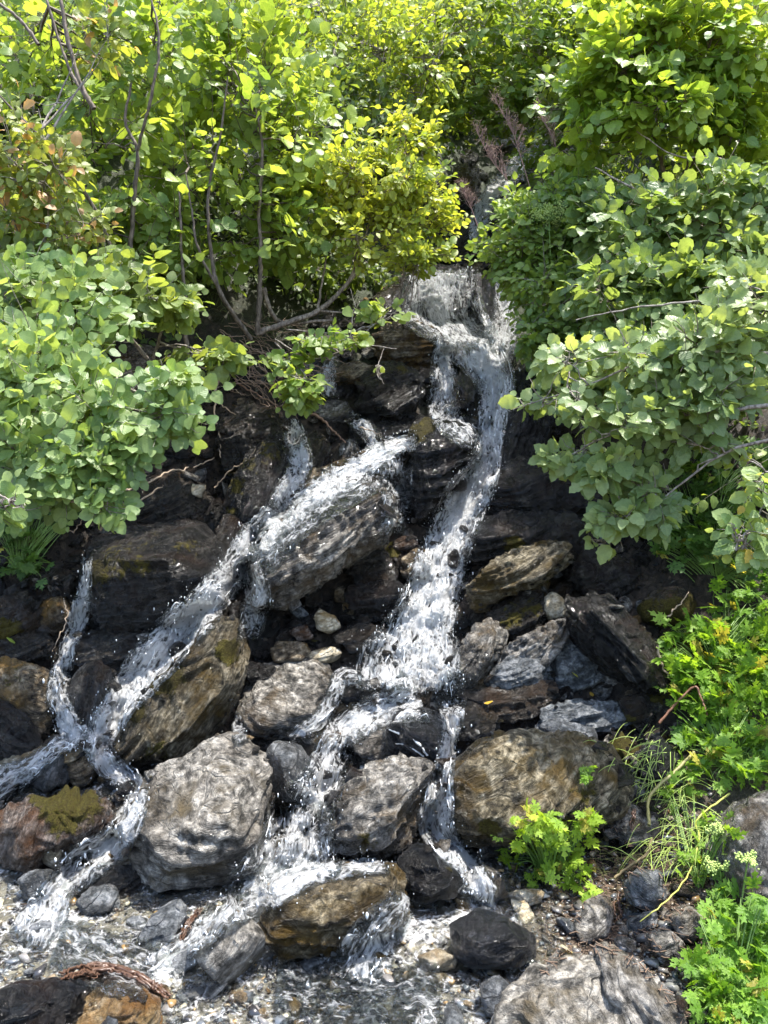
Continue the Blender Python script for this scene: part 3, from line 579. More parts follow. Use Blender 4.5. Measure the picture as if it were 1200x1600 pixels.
for it in range(16000):
    px, py = cr.uniform(-20, 1110), cr.uniform(1120, 1610)
    if px > 1060 and py < 1350: continue
    if not free(px, py, 1.14): continue
    s = cr.choice([cr.uniform(10, 17), cr.uniform(16, 27), cr.uniform(26, 46)], p=[.5, .3, .2])
    if py > 1400 and cr.random() < .22: s = cr.uniform(34, 62)
    if any((px - a) ** 2 + (py - b) ** 2 < (.40 * (s + c)) ** 2 for a, b, c in got): continue
    G = hit(px, py); L = s * np.linalg.norm(G - CAM) / FOC * 1.15
    bank = px > 850 and py > 1330
    mk = str(cr.choice(['grey', 'slate', 'dark', 'tan', 'cream', 'ochre', 'brown', 'olive'], p=[.22, .16, .10, .18, .09, .08, .09, .08] if not bank else [.3, .2, .12, .1, .06, .02, .2, 0]))
    i = int(cr.integers(0, 6) if s > 24 else cr.integers(6, 10)); dsc = 'small' if s < 20 else 'hand sized'
    lb = near_label(px, py, f'{dsc} {SHAPE[i]} {cnames[mk]} {"pebble" if s < 20 else "stone"}')
    if lb in USED: continue
    USED.add(lb); got.append((px, py, s)); nmm = 'pebble' if s < 20 else 'stone'; o = link(nmm, stone_me[mk, i], loc=(G[0], G[1], G[2] + L * .06))
    o.scale = (L, L, L); o.rotation_euler = (cr.normal() * .25, cr.normal() * .25, cr.uniform(0, 6.28))
    where = 'on the brown bank debris' if bank else ('in the shallow front water' if py > 1340 else 'among the boulders below the falls')
    tag(o, lb, nmm, ('small loose stones ' if s >= 20 else 'small loose pebbles ') + where); cnt += 1
    if cnt >= 270: break
print('stones', cnt)

def shard(i):
    g = np.random.default_rng(700 + i); pts = g.normal(size=(11, 3)); pts /= np.linalg.norm(pts, axis=1)[:, None]; pts *= g.uniform(.75, 1.15, 11)[:, None]; bm = bmesh.new()
    r = bmesh.ops.convex_hull(bm, input=[bm.verts.new(v) for v in pts]); bmesh.ops.delete(bm, geom=[e for e in r['geom_interior'] if isinstance(e, bmesh.types.BMVert)], context='VERTS')
    bm.verts.index_update(); V = np.array([v.co[:] for v in bm.verts]); F = np.array([[v.index for v in f.verts] for f in bm.faces]); bm.free(); return V, F
SHARD = [shard(i) for i in range(14)]
def rubble():
    g = np.random.default_rng(33); 
    for mk, N, sd_ in (('brown', 3400, 1), ('dark', 2600, 2), ('grey', 900, 3)):
        Vs, Fs, Ss, o = [], [], [], 0
        for _ in range(N):
            a, b = g.uniform(-40, 1070), g.uniform(215, 1350)
            if not inside(a, b, ZONE): continue
            G = hit(a, b); bV, bF = SHARD[g.integers(0, 14)]; L = min(.06, .016 * math.exp(g.normal() * .55)) * 1.25; sc = np.array([1, g.uniform(.6, .95), g.uniform(.25, .6)]) * L
            if not free(a, b, .97): continue
            e = Matrix.Rotation(g.uniform(0, 6.28), 3, 'Z') @ Matrix.Rotation(R(30) + g.normal() * .4, 3, 'X') @ Matrix.Rotation(g.normal() * .4, 3, 'Y')
            v = (bV * sc) @ np.array(e).T; Vs.append(v + G); Ss.append(bV * sc * 2 + g.uniform(0, 5)); Fs.append(bF + o); o += len(bV)
        V = np.vstack(Vs); ob = link('rubble', new_mesh('rubble', V, np.vstack(Fs), RM[mk], False, {'strata': ('FLOAT_VECTOR', np.vstack(Ss)), 'moss': ('FLOAT', .45 * fbm(V * 3, 9, 3))}))
        tag(ob, {'brown': 'brown broken wet rubble packed into the gaps between boulders', 'dark': 'black broken wet rubble packed into the gaps between boulders', 'grey': 'grey broken rock chips lying in the gaps between boulders'}[mk], 'rubble', kind='stuff')
rubble()
# gravel: thousands of chips, one mesh
def gravel():
    g = np.random.default_rng(21); N = 8000; px = g.uniform(-60, 1120, N); py = 1610 - 460 * g.random(N) ** 1.2
    Vs, Fs, Cs = [], [], []; o = 0
    pal = np.array([(.16, .15, .14), (.10, .11, .12), (.035, .034, .036), (.22, .17, .11), (.42, .37, .27), (.30, .19, .08), (.07, .05, .035), (.28, .28, .26)])
    for a, b in zip(px, py):
        if not free(a, b, .9): continue
        G = ground_hit(a, b); z = h_ground(G[0:1], G[1:2])[0]; L = g.uniform(.005, .014) * (1 + 1.2 * (g.random() < .16)); bV, bF = SHARD[g.integers(0, len(SHARD))]
        sc = np.array([1, g.uniform(.5, .9), g.uniform(.3, .6)]) * L; t = g.uniform(0, 6.28); c, s = math.cos(t), math.sin(t)
        v = bV * sc * 1.15; v = np.stack([v[:, 0] * c - v[:, 1] * s, v[:, 0] * s + v[:, 1] * c, v[:, 2]], -1)
        Vs.append(v + (G[0], G[1], z + L * .2)); Fs.append(bF + o); o += len(bV)
        col = pal[g.choice(8, p=[.22, .2, .14, .16, .08, .06, .08, .06])] * g.uniform(.7, 1.2)
        if a > 860 and b > 1330: col = col * .6
        Cs.append(np.tile(np.append(col, 1), (len(bV), 1)))
    m = NT('gravel'); pos = m.n('NewGeometry').outputs['Position']; n = m.noise(pos, 120, 3)
    m.l(m.mix(.5, m.attr('tint', 'Color'), m.mix(n, (.3, .3, .3), (1.5, 1.5, 1.5)), 'MULTIPLY'), m.b.inputs['Base Color']); m.b.inputs['Roughness'].default_value = .25; m.b.inputs['Coat Weight'].default_value = .4
    ob = link('gravel', new_mesh('gravel', np.vstack(Vs), np.vstack(Fs), m.m, False, {'tint': ('FLOAT_COLOR', np.vstack(Cs))})); tag(ob, 'mixed grey and tan gravel covering the shallow stream bed', 'gravel', kind='stuff')
gravel()

# ------------------------------------------------------------------ water
def water_material(name, still=False):
    m = NT(name); fl = m.attr('flow', 'Vector'); foam = m.attr('foam'); pos = m.n('NewGeometry').outputs['Position']
    wob = m.n('TexNoise'); wob.inputs['Scale'].default_value = 9; m.l(pos, wob.inputs['Vector'])
    wv = m.n('VectorMath', operation='MULTIPLY_ADD'); m.l(wob.outputs['Color'], wv.inputs[0]); wv.inputs[1].default_value = (.10, .035, 0) if not still else (.1, .1, 0); m.l(fl, wv.inputs[2]); f2 = wv.outputs[0]
    a = m.noise(m.vmul(f2, (11, 36, 1) if not still else (13, 20, 1)), 1.0, 6, .68, .6)
    b = m.noise(m.vmul(f2, (34, 74, 1) if not still else (42, 60, 1)), 1.0, 4, .7, .8)
    c = m.noise(pos, 7.0, 3, .5)
    vo = m.n('TexVoronoi', feature='DISTANCE_TO_EDGE'); m.l(m.vmul(f2, (22, 40, 1) if not still else (38, 38, 1)), vo.inputs['Vector']); vo.inputs['Scale'].default_value = 1.0
    web = m.mapr(vo.outputs['Distance'], 0, .22, 1, 0)
    v = m.math('ADD', m.math('MULTIPLY', a, 1.05), m.math('MULTIPLY', b, .65)); v = m.math('ADD', v, m.math('MULTIPLY', web, .14)); v = m.math('ADD', v, m.math('MULTIPLY', c, .35)); v = m.math('SUBTRACT', v, .30)
    # v centres on ~0.77; foam 0..1 moves the threshold
    thr = m.mapr(foam, 0, 1, 1.08, .47); d = m.math('SUBTRACT', v, thr); mask = m.mapr(d, -.10, .16) if not still else m.mapr(d, -.12, .26)
    foamc = m.n('BsdfPrincipled'); m.l(m.mix(m.mapr(b, .35, .65), (.88, .90, .91), (.99, .99, .99)), foamc.inputs['Base Color']); foamc.inputs['Roughness'].default_value = .3; foamc.inputs['Specular IOR Level'].default_value = .5
    hgt = m.math('ADD', m.math('MULTIPLY', a, 1.0), m.math('MULTIPLY', b, .7)); nr = m.bump(hgt, .05 if not still else .012, 1.0)
    m.l(nr, foamc.inputs['Normal'])
    tr = m.n('BsdfTransparent'); tr.inputs[0].default_value = (.90, .93, .92, 1) if still else (.84, .88, .88, 1)
    gl = m.n('BsdfGlossy'); gl.inputs['Roughness'].default_value = .06; m.l(nr, gl.inputs['Normal'])
    fr = m.n('Fresnel'); fr.inputs[0].default_value = 1.33; m.l(nr, fr.inputs['Normal'])
    mx = m.n('MixShader'); m.l(m.mapr(fr.outputs[0], 0, 1, .015, 1.0), mx.inputs[0]); m.l(tr.outputs[0], mx.inputs[1]); m.l(gl.outputs[0], mx.inputs[2])
    tl = m.n('BsdfTranslucent'); tl.inputs[0].default_value = (.85, .9, .93, 1); fm = m.n('MixShader'); fm.inputs[0].default_value = .42; m.l(foamc.outputs[0], fm.inputs[1]); m.l(tl.outputs[0], fm.inputs[2])
    m2 = m.n('MixShader'); m.l(m.math('MULTIPLY', mask, .96), m2.inputs[0]); m.l(mx.outputs[0], m2.inputs[1]); m.l(fm.outputs[0], m2.inputs[2]); m.l(m2.outputs[0], m.out.inputs[0])
    return m.m
WM = water_material('falling_water'); WS = water_material('shallow_water', True)
fm_ = NT('white_foam'); fm_.b.inputs['Base Color'].default_value = (.88, .91, .93, 1); fm_.b.inputs['Roughness'].default_value = .12; fm_.b.inputs['Specular IOR Level'].default_value = .7
fm_.b.inputs['Transmission Weight'].default_value = .25; fm_.b.inputs['IOR'].default_value = 1.2
FOAM = fm_.m
GRIDS = []; U0 = 0.0
def stream(pts, foam=.6, horiz=False, lift=.03, turb=1.0, spray=1.0, name='water'):
    global U0
    pts = np.array([(*p, foam) if len(p) == 3 else p for p in pts], float)
    L = np.sum(np.hypot(*np.diff(pts[:, :2], axis=0).T)); n = max(3, int(L / (len(pts) - 1) / 2.6)); Q = cat_rom(pts, n); Q[:, 2] = np.maximum(Q[:, 2], 3)
    T = np.gradient(Q[:, :2], axis=0); T /= np.linalg.norm(T, axis=1)[:, None] + 1e-9
    for _ in range(6): T[1:-1] = (T[:-2] + T[1:-1] * 2 + T[2:]) / 4
    Nn = np.stack([-T[:, 1], T[:, 0]], -1) if not horiz else np.tile([-1.0, 0.0], (len(Q), 1))
    m = int(np.clip(Q[:, 2].max() * 2 / 2.6, 9, 64)); v = np.linspace(-1, 1, m)
    PX = Q[:, None, :2] + Nn[:, None] * (v[None, :, None] * Q[:, None, 2:3])
    tt = np.zeros(PX.shape[:2]); D = np.zeros((*PX.shape[:2], 3))
    for i in range(len(Q)):
        for j in range(m):
            d = ray(*PX[i, j]); D[i, j] = d; h = bvh.ray_cast(Vector(CAM), Vector(d), 60); tt[i, j] = h[3] if h[3] is not None else np.nan
    tt = np.where(np.isnan(tt), np.nanmedian(tt), tt)
    def filt(a, fn, k):
        for _ in range(k):
            p = np.pad(a, 1, mode='edge'); s = np.stack([p[1 + dy:p.shape[0] - 1 + dy, 1 + dx:p.shape[1] - 1 + dx] for dy in (-1, 0, 1) for dx in (-1, 0, 1)]); a = fn(s)
        return a
    tt = filt(tt, lambda s: np.percentile(s, 25, axis=0), 2); tt = filt(tt, lambda s: s.mean(0), 4)
    P = CAM + D * (tt - lift * (1 - .6 * v[None] ** 2))[..., None]
    ulen = np.concatenate([[0], np.cumsum(np.linalg.norm(np.diff(P[:, m // 2], axis=0), axis=1))]); U0 += 7.3
    u = np.tile((ulen + U0)[:, None], (1, m)); wm = Q[:, 2] * tt[:, m // 2] / FOC; vv = v[None] * wm[:, None]
    fl = np.stack([u, vv, np.zeros_like(u)], -1); nd = -D * .6 + np.array([0, 0, .7])
    amp = turb * (.050 * (fbm(fl * (10, 17, 1), 31, 4) - .45) + .030 * (fbm(fl * (38, 46, 1), 37, 3) - .5)) * np.minimum(1, wm[:, None] / .05)
    P = P + nd * amp[..., None]
    edge = 1 - np.abs(v[None]) ** 2.2 * (.55 + .45 * fbm(fl * (12, 0, 0), 41, 2))
    ends = np.minimum(1, np.minimum(np.arange(len(Q)), np.arange(len(Q))[::-1]) / 7.0)[:, None]
    fo = Q[:, 3:4] * np.clip(edge, 0, 1) * (.4 + .6 * ends)
    fo = fo * (.72 + .5 * fbm(fl * (5, 8, 1), 43, 2))
    fo = np.where((np.abs(v[None]) > .97) | (ends < .05), 0, fo)
    i = np.arange(len(Q) - 1)[:, None] * m; j = np.arange(m - 1)[None]; F = np.stack([i + j, i + j + 1, i + m + j + 1, i + m + j], -1).reshape(-1, 4)
    o = link(name, new_mesh(name, P.reshape(-1, 3), F, WM, True, {'flow': ('FLOAT_VECTOR', fl.reshape(-1, 3)), 'foam': ('FLOAT', fo.ravel())})); o['kind'] = 'structure'
    GRIDS.append((P, nd, foam, spray, wm))
stream([(838,226,20),(815,250,18),(792,280,17),(768,302,15),(754,330,18),(749,360,17),(745,392,13)], .75)
stream([(692,421,54),(690,440,58),(690,465,64),(694,495,70),(712,520,66),(735,545,44)], .70, True, turb=.8)
stream([(782,412,12),(787,450,15),(790,490,20),(782,530,30),(770,555,34)], .66)
stream([(735,535,44),(762,568,36),(774,605,32),(770,650,25),(764,690,23),(758,728,26),(738,765,36),(716,808,38),(699,850,40),(686,890,42),(674,930,46),(662,970,54),(652,1010,72),(642,1045,88),(640,1082,84)], .80, spray=1.6, turb=1.3)
stream([(704,528,20),(692,556,18),(694,600,24),(690,638,24),(712,664,26),(745,690,18)], .66)
stream([(655,1085,50),(612,1103,30),(572,1118,28),(532,1148,30),(514,1190,32),(500,1228,38),(476,1262,46)], .66)
stream([(472,1255,54),(468,1285,56),(462,1318,60),(455,1345,80),(440,1372,92)], .66, True, lift=.05)
stream([(610,1352,12),(555,1356,15),(490,1364,20),(440,1385,26),(395,1405,30),(350,1428,28),(305,1465,26),(262,1498,24),(230,1520,18)], .64)
stream([(704,1092,26),(707,1130,17),(700,1170,15),(692,1210,18),(685,1250,26),(682,1290,30),(702,1322,24),(735,1358,22),(750,1390,28),(740,1412,30)], .74)
stream([(650,686,12),(605,705,20),(552,735,24),(505,765,24),(465,790,24),(430,815,28),(400,845,32),(375,880,28),(347,915,30),(312,955,34),(277,988,36),(245,1026,38),(212,1065,33),(185,1105,27),(160,1145,26),(142,1182,20)], .76, spray=1.4)
stream([(388,875,16),(402,915,22),(398,955,24),(388,1000,20)], .50, True)
stream([(602,742,18),(545,768,24),(485,798,30),(432,838,34),(402,880,32)], .42, turb=.3, lift=.012)
stream([(616,702,22),(620,740,26),(620,790,24),(612,838,20)], .48, True)
stream([(148,1160,22),(170,1196,24),(212,1232,18),(206,1272,22),(178,1318,28),(132,1348,33),(96,1385,28),(70,1430,36),(40,1475,34)], .72)
stream([(160,1150,10),(95,1166,15),(40,1205,22),(-15,1240,28)], .58)
stream([(137,868,8),(134,905,10),(127,942,15),(120,975,18),(106,1010,15),(96,1050,18),(90,1090,18),(105,1130,22),(128,1162,26)], .66)
stream([(522,556,9),(510,588,15),(514,622,16)], .62); stream([(456,652,12),(462,690,22),(470,728,20),(452,760,18),(430,792,14)], .64)
stream([(545,650,12),(572,672,14),(588,700,14),(592,720,12)], .62); stream([(566,1058,14),(535,1058,16),(520,1092,14),(492,1132,16),(452,1154,14)], .6)
stream([(368,1112,7),(374,1145,12),(380,1160,12)], .6); stream([(640,1398,22),(604,1440,34),(572,1490,44),(552,1535,34)], .5)
stream([(690,1560,60),(560,1570,60),(430,1560,60)], .30); stream([(90,1470,40),(160,1500,50),(240,1520,50)], .36)

# rocks standing out of the white water
rock('rock', 'small brown rock breaking the surface of the main fall', 'brown', [(706,752),(716,744),(730,748),(728,764),(712,766)], lift=.14)
rock('rock', 'dark rock tip showing through the lower part of the main fall', 'dark', [(700,868),(712,858),(720,872),(712,890),(700,886)], lift=.12)
rock('rock', 'dark ledge rock splitting the water right under the pointed rock', 'dark', [(712,662),(730,652),(748,660),(740,674),(718,676)], lift=.12)
rock('rock', 'wet dark stone in the middle of the left cascade', 'dark', [(262,1010),(280,998),(292,1010),(280,1026),(264,1026)], lift=.12)
def soak_rocks():
    from mathutils.kdtree import KDTree
    pts = np.vstack([P[::2, ::3].reshape(-1, 3) for P, *_ in GRIDS]); kd = KDTree(len(pts))
    for i, p in enumerate(pts): kd.insert(p, i)
    kd.balance()
    for o in list(C.objects):
        if o.type != 'MESH' or o.get('category') not in ('rock', 'boulder', 'stone', 'mossy rock') or o.parent or 'strata' not in o.data.attributes or o.data.users > 1: continue
        n = len(o.data.vertices); co = np.empty(n * 3, np.float32); o.data.vertices.foreach_get('co', co); co = co.reshape(-1, 3) + np.array(o.location)
        c = co.mean(0); r = np.linalg.norm(co - c, axis=1).max(); d0 = kd.find(c)[2]
        a = o.data.attributes.new('wet', 'FLOAT', 'POINT')
        if d0 > r + .2 or 'diamond' in o.get('label', ''): continue
        st = 4 if n > 3000 else 1
        if st == 4:                       # nearest distance on a coarse sample, spread to the rest
            idx = np.arange(0, n, 1); d = np.array([kd.find(co[i])[2] for i in idx])
        else: d = np.array([kd.find(p)[2] for p in co])
        top = np.clip((co[:, 2] - c[2]) / max(r, .01), -1, 1)
        a.data.foreach_set('value', np.clip(1 - d / .17 - .25 * np.clip(top, 0, 1), 0, 1).astype(np.float32))
soak_rocks()
def still_water():
    xs = np.arange(-2.3, 1.0, .016); ys = np.arange(1.25, 3.5, .016); X, Y = np.meshgrid(xs, ys); p = np.stack([X, Y, 0 * X], -1)
    Z = h_smooth(X, Y) + .018 + .016 * (fbm(p * 9, 51, 3) - .5) + .008 * (fbm(p * 34, 52, 3) - .5) - .25 * np.clip(X - .42 - .25 * (fbm(p * 3, 55, 2)), 0, 1) - .10 * np.clip(Y - 3.0, 0, 1)
    P = np.stack([X, Y, Z], -1).reshape(-1, 3); nx = len(xs); i = np.arange(len(ys) - 1)[:, None] * nx; j = np.arange(nx - 1)[None]
    qx, qy, _ = to_px(P); fo = np.zeros(len(P))
    for a, b, r, f in [(340,1450,90,.5),(560,1500,130,.38),(740,1440,80,.6),(80,1450,90,.5),(200,1530,130,.32),(450,1370,90,.7),(600,1570,230,.30),(330,1570,190,.30),(640,1450,80,.5),(180,1330,60,.6),(500,1250,60,.6)]:
        fo = np.maximum(fo, f * np.exp(-((qx - a) ** 2 + (1.7 * (qy - b)) ** 2) / r ** 2))
    fo = np.maximum(fo, .18)
    F = np.stack([i + j, i + j + 1, i + nx + j + 1, i + nx + j], -1).reshape(-1, 4)
    o = link('shallow_water', new_mesh('shallow_water', P, F, WS, True, {'flow': ('FLOAT_VECTOR', P), 'foam': ('FLOAT', fo)})); o['kind'] = 'structure'
still_water()
def spray():
    g = np.random.default_rng(3); paths, rad, dv, dF = [], [], [], []; bV, bF = ico(1); o = 0
    for P, nd, foam, sp, wm in GRIDS:
        n, m = P.shape[:2]; A = n * m * foam * foam
        if foam < .4: continue
        for _ in range(int(A * .016 * sp)):
            i = g.integers(0, max(1, n - 6)); ln = int(g.integers(4, 9)); j = g.uniform(0.06, .94) * (m - 1); dj = g.normal() * .22; idx = np.arange(i, min(n, i + ln))
            if len(idx) < 4: continue
            jj = np.clip(j + dj * np.arange(len(idx)) + np.cumsum(g.normal(size=len(idx)) * .3), 0, m - 1.001); a = jj.astype(int); w = (jj - a)[:, None]
            pts = P[idx, a] * (1 - w) + P[idx, a + 1] * w; s = np.linspace(0, 1, len(idx)); h = g.uniform(.002, .02) * np.sin(s * math.pi) + g.normal(size=len(idx)) * .004
            pts = pts + nd[idx, a] * h[:, None]; r = g.uniform(.001, .0028) * (np.sin(s * math.pi) * .8 + .2) * (1 + .4 * g.normal(size=len(idx)) * .5)
            paths.append(pts); rad.append(np.abs(r) + .0004)
        for _ in range(int(A * .13 * sp)):
            i, j = g.integers(0, n), g.integers(0, m); q = P[i, j] + nd[i, j] * abs(g.normal()) * .03 + RT * g.normal() * .025 + np.array([0, -1, 0]) * abs(g.normal()) * .02 + np.array([0, 0, 1]) * g.normal() * .02
            r = min(.0055, .0013 * math.exp(g.normal() * .55)); dv.append(bV * (r, r, r * g.uniform(1.0, 3.2)) + q); dF.append(bF + o); o += len(bV)
    V, F = tubes(paths, rad, 4); ob = link('water_strands', new_mesh('water_strands', V, F, FOAM, True)); tag(ob, 'white strands of broken water running down the falls', 'water spray', kind='stuff')
    ob = link('water_spray', new_mesh('water_spray', np.vstack(dv), np.vstack(dF), FOAM, True)); tag(ob, 'flying white water drops around the falls and splashes', 'water spray', kind='stuff')
    print('strands', len(paths), 'drops', len(dv))
spray()
# ------------------------------------------------------------------ leaves, twigs and shrubs
def leaf_material(name, trans=.45, gloss=.42, veins=True):
    m = NT(name); tint = m.attr('tint', 'Color'); oc = m.n('ObjectInfo').outputs['Color']; col = m.mix(1.0, tint, oc, 'MULTIPLY')
    uv = m.attr('leaf', 'Vector'); s = m.n('SeparateXYZ'); m.l(uv, s.inputs[0])
    au = m.math('ABSOLUTE', s.outputs[0]); w = m.math('SINE', m.math('MULTIPLY', m.math('SUBTRACT', s.outputs[1], m.math('MULTIPLY', au, .75)), 44.0))
    vein = m.mapr(w, .72, 1.0); mid = m.mapr(au, 0, .035, 1, 0); vv = m.math('MAXIMUM', m.math('MULTIPLY', vein, .55), mid)
    pos = m.n('NewGeometry').outputs['Position']; bl = m.noise(pos, 60, 3)
    c2 = m.mix(m.math('MULTIPLY', vv, .45 if veins else .2), m.mix(m.mapr(bl, .3, .7), m.mix(.25, col, (.01, .02, .0)), col), m.mix(.5, col, (.30, .36, .14)))
    m.l(c2, m.b.inputs['Base Color']); m.b.inputs['Roughness'].default_value = gloss; m.b.inputs['Specular IOR Level'].default_value = .45
    m.l(m.bump(m.math('MULTIPLY', w, -1.0), .0004, .6), m.b.inputs['Normal'])
    t = m.n('BsdfTranslucent'); m.l(m.mix(1.0, c2, (2.2, 1.95, .85), 'MULTIPLY'), t.inputs[0])
    x = m.n('MixShader'); x.inputs[0].default_value = trans; m.l(m.b.outputs[0], x.inputs[1]); m.l(t.outputs[0], x.inputs[2]); m.l(x.outputs[0], m.out.inputs[0]); return m.m
LEAF = leaf_material('broad_leaf'); HERB = leaf_material('herb_leaf', .42, .5, False)
bk = NT('bark'); bp = bk.n('NewGeometry').outputs['Position']; bn = bk.noise(bk.vmul(bp, (1, 1, .35)), 60, 5, .65)
bk.l(bk.mix(1.0, bk.ramp(bn, [(.35, (.07, .055, .045)), (.5, (.20, .17, .145)), (.65, (.38, .34, .30))]), bk.attr('tint', 'Color'), 'MULTIPLY'), bk.b.inputs['Base Color']); bk.b.inputs['Roughness'].default_value = .7
bk.l(bk.bump(bn, .004), bk.b.inputs['Normal']); BARK = bk.m
def simple(name, col, rough=.6, var=.4, scale=90, trans=0):
    m = NT(name); p = m.n('NewGeometry').outputs['Position']; n = m.noise(p, scale, 4, .65)
    m.l(m.mix(n, tuple(x * (1 - var) for x in col), tuple(min(1, x * (1 + var)) for x in col)), m.b.inputs['Base Color']); m.b.inputs['Roughness'].default_value = rough; m.l(m.bump(n, .003, .6), m.b.inputs['Normal'])
    return m.m
def leaf_shape(width=.72, n=7, round_=.5, ser=.045, cup=.12, seed=0, fold=.10):
    """one blade: base at origin, tip at +Y (length 1), face +Z"""
    g = np.random.default_rng(seed); t = np.linspace(.0, 1, n + 1); V, uv = [], []
    for k, a in enumerate(t):
        w = width / 2 * (math.sin(math.pi * a ** (.62 + .25 * (1 - round_))) ** (.62 if round_ > .4 else .85)) if 0 < a < 1 else (.012 if a == 0 else 0)
        w2 = w * (1 + (ser * 2 if k % 2 else -ser)) * (1 + g.normal() * .05); zc = -cup * (a - .3) ** 2 * 2 + g.normal() * .012
        V += [(0, a, zc), (-w2, a + (.02 if k % 2 else 0), zc + fold * w2 * 2 + g.normal() * .01), (w2, a + (.02 if k % 2 else 0), zc + fold * w2 * 2 + g.normal() * .01)]
        uv += [(0, a, 0), (-w2, a, 0), (w2, a, 0)]
    F = []
    for k in range(n):
        o = 3 * k; F += [(o, o + 3, o + 4, o + 1), (o, o + 2, o + 5, o + 3)]
    V += [(-.012, -.16, .01), (.012, -.16, .01)]; uv += [(0, 0, 0)] * 2; q = len(V) - 2; F.append((q, q + 1, 2, 1))
    return np.array(V, float), np.array(F), np.array(uv, float)
ALDER = [leaf_shape(.74, 9, .5, .05, .16, s) for s in range(4)]
ROUND = [leaf_shape(.86, 8, .9, .012, .10, 10 + s, .06) for s in range(4)]
SMALL = [leaf_shape(.60, 4, .4, .0, .16, 20 + s) for s in range(3)]
MIDL = [leaf_shape(.66, 6, .5, .03, .16, 30 + s) for s in range(3)]
SH = {'alder': ALDER, 'round': ROUND, 'small': SMALL, 'mid': MIDL}
def norm(a): return a / (np.linalg.norm(a, axis=-1, keepdims=True) + 1e-9)
def build_leaves(root, pos, ax, nr, size, tint, shapes, mat, key, max_parts=300, minpx=9, g=None, part='leaf'):
    """the leaves that show largest become parts, the rest one foliage part; all given in the root's frame + world"""
    tint = np.asarray(tint, float) * (1.32, 1.16, .98) + (.012, .010, .006)
    org = np.array(root.location); ax = norm(ax); nr = nr - (nr * ax).sum(1)[:, None] * ax; nr = norm(nr); x = np.cross(ax, nr)
    qx, qy, qz = to_px(pos); vis = (qx > 4) & (qx < 1196) & (qy > 4) & (qy < 1596) & (qz > 0); spx = size * FOC / np.maximum(qz, .1)
    best = {}
    for i in np.argsort(qz):
        if not vis[i] or spx[i] < minpx: continue
        c = (int(qx[i] // (spx[i] * .7)), int(qy[i] // (spx[i] * .7)))
        if c not in best: best[c] = i
    pick = np.array(sorted(best.values(), key=lambda i: -spx[i])[:max_parts], int); rest = np.setdiff1d(np.arange(len(pos)), pick)
    mes = []
    for si, (V, F, uv) in enumerate(shapes):
        k = (key, si, mat.name)
        if k not in leaf_cache: leaf_cache[k] = new_mesh(part, V, F, mat, True, {'leaf': ('FLOAT_VECTOR', uv), 'tint': ('FLOAT_COLOR', np.ones((len(V), 4)))})
        mes.append(leaf_cache[k])
    si = (np.arange(len(pos)) * 7) % len(shapes)
    for i in pick:
        o = bpy.data.objects.new(part, mes[si[i]]); C.objects.link(o); o.parent = root
        M = Matrix(((x[i][0], ax[i][0], nr[i][0]), (x[i][1], ax[i][1], nr[i][1]), (x[i][2], ax[i][2], nr[i][2]))).to_4x4() @ Matrix.Scale(size[i], 4)
        M.translation = Vector(pos[i] - org); o.matrix_local = M; o.color = (*tint[i], 1)
    Vs, Fs, Us, Ts, o = [], [], [], [], 0
    for s in range(len(shapes)):
        idx = rest[si[rest] == s]
        if len(idx) == 0: continue
        V, F, uv = shapes[s]; B = np.stack([x[idx], ax[idx], nr[idx]], 1)
        W = np.einsum('vk,nkc->nvc', V, B) * size[idx][:, None, None] + pos[idx][:, None] - org; nv = len(V)
        Vs.append(W.reshape(-1, 3)); Fs.append((F[None] + (np.arange(len(idx)) * nv)[:, None, None] + o).reshape(-1, 4)); o += nv * len(idx)
        Us.append(np.tile(uv, (len(idx), 1))); Ts.append(np.repeat(np.c_[tint[idx], np.ones(len(idx))], nv, 0))
    if Vs:
        f = link('foliage', new_mesh('foliage', np.vstack(Vs), np.vstack(Fs), mat, True, {'leaf': ('FLOAT_VECTOR', np.vstack(Us)), 'tint': ('FLOAT_COLOR', np.vstack(Ts))}), root); f['kind'] = 'stuff'
leaf_cache = {}; SHR = {'n': 0, 'leaves': 0}
def bark_part(name, root, paths, radii, sides=5, tint=(1, 1, 1)):
    V, F = tubes(paths, radii, sides); V = V - np.array(root.location)
    return link(name, new_mesh(name, V, F, BARK, True, {'tint': ('FLOAT_COLOR', np.tile((*tint, 1.0), (len(V), 1)))}), root)
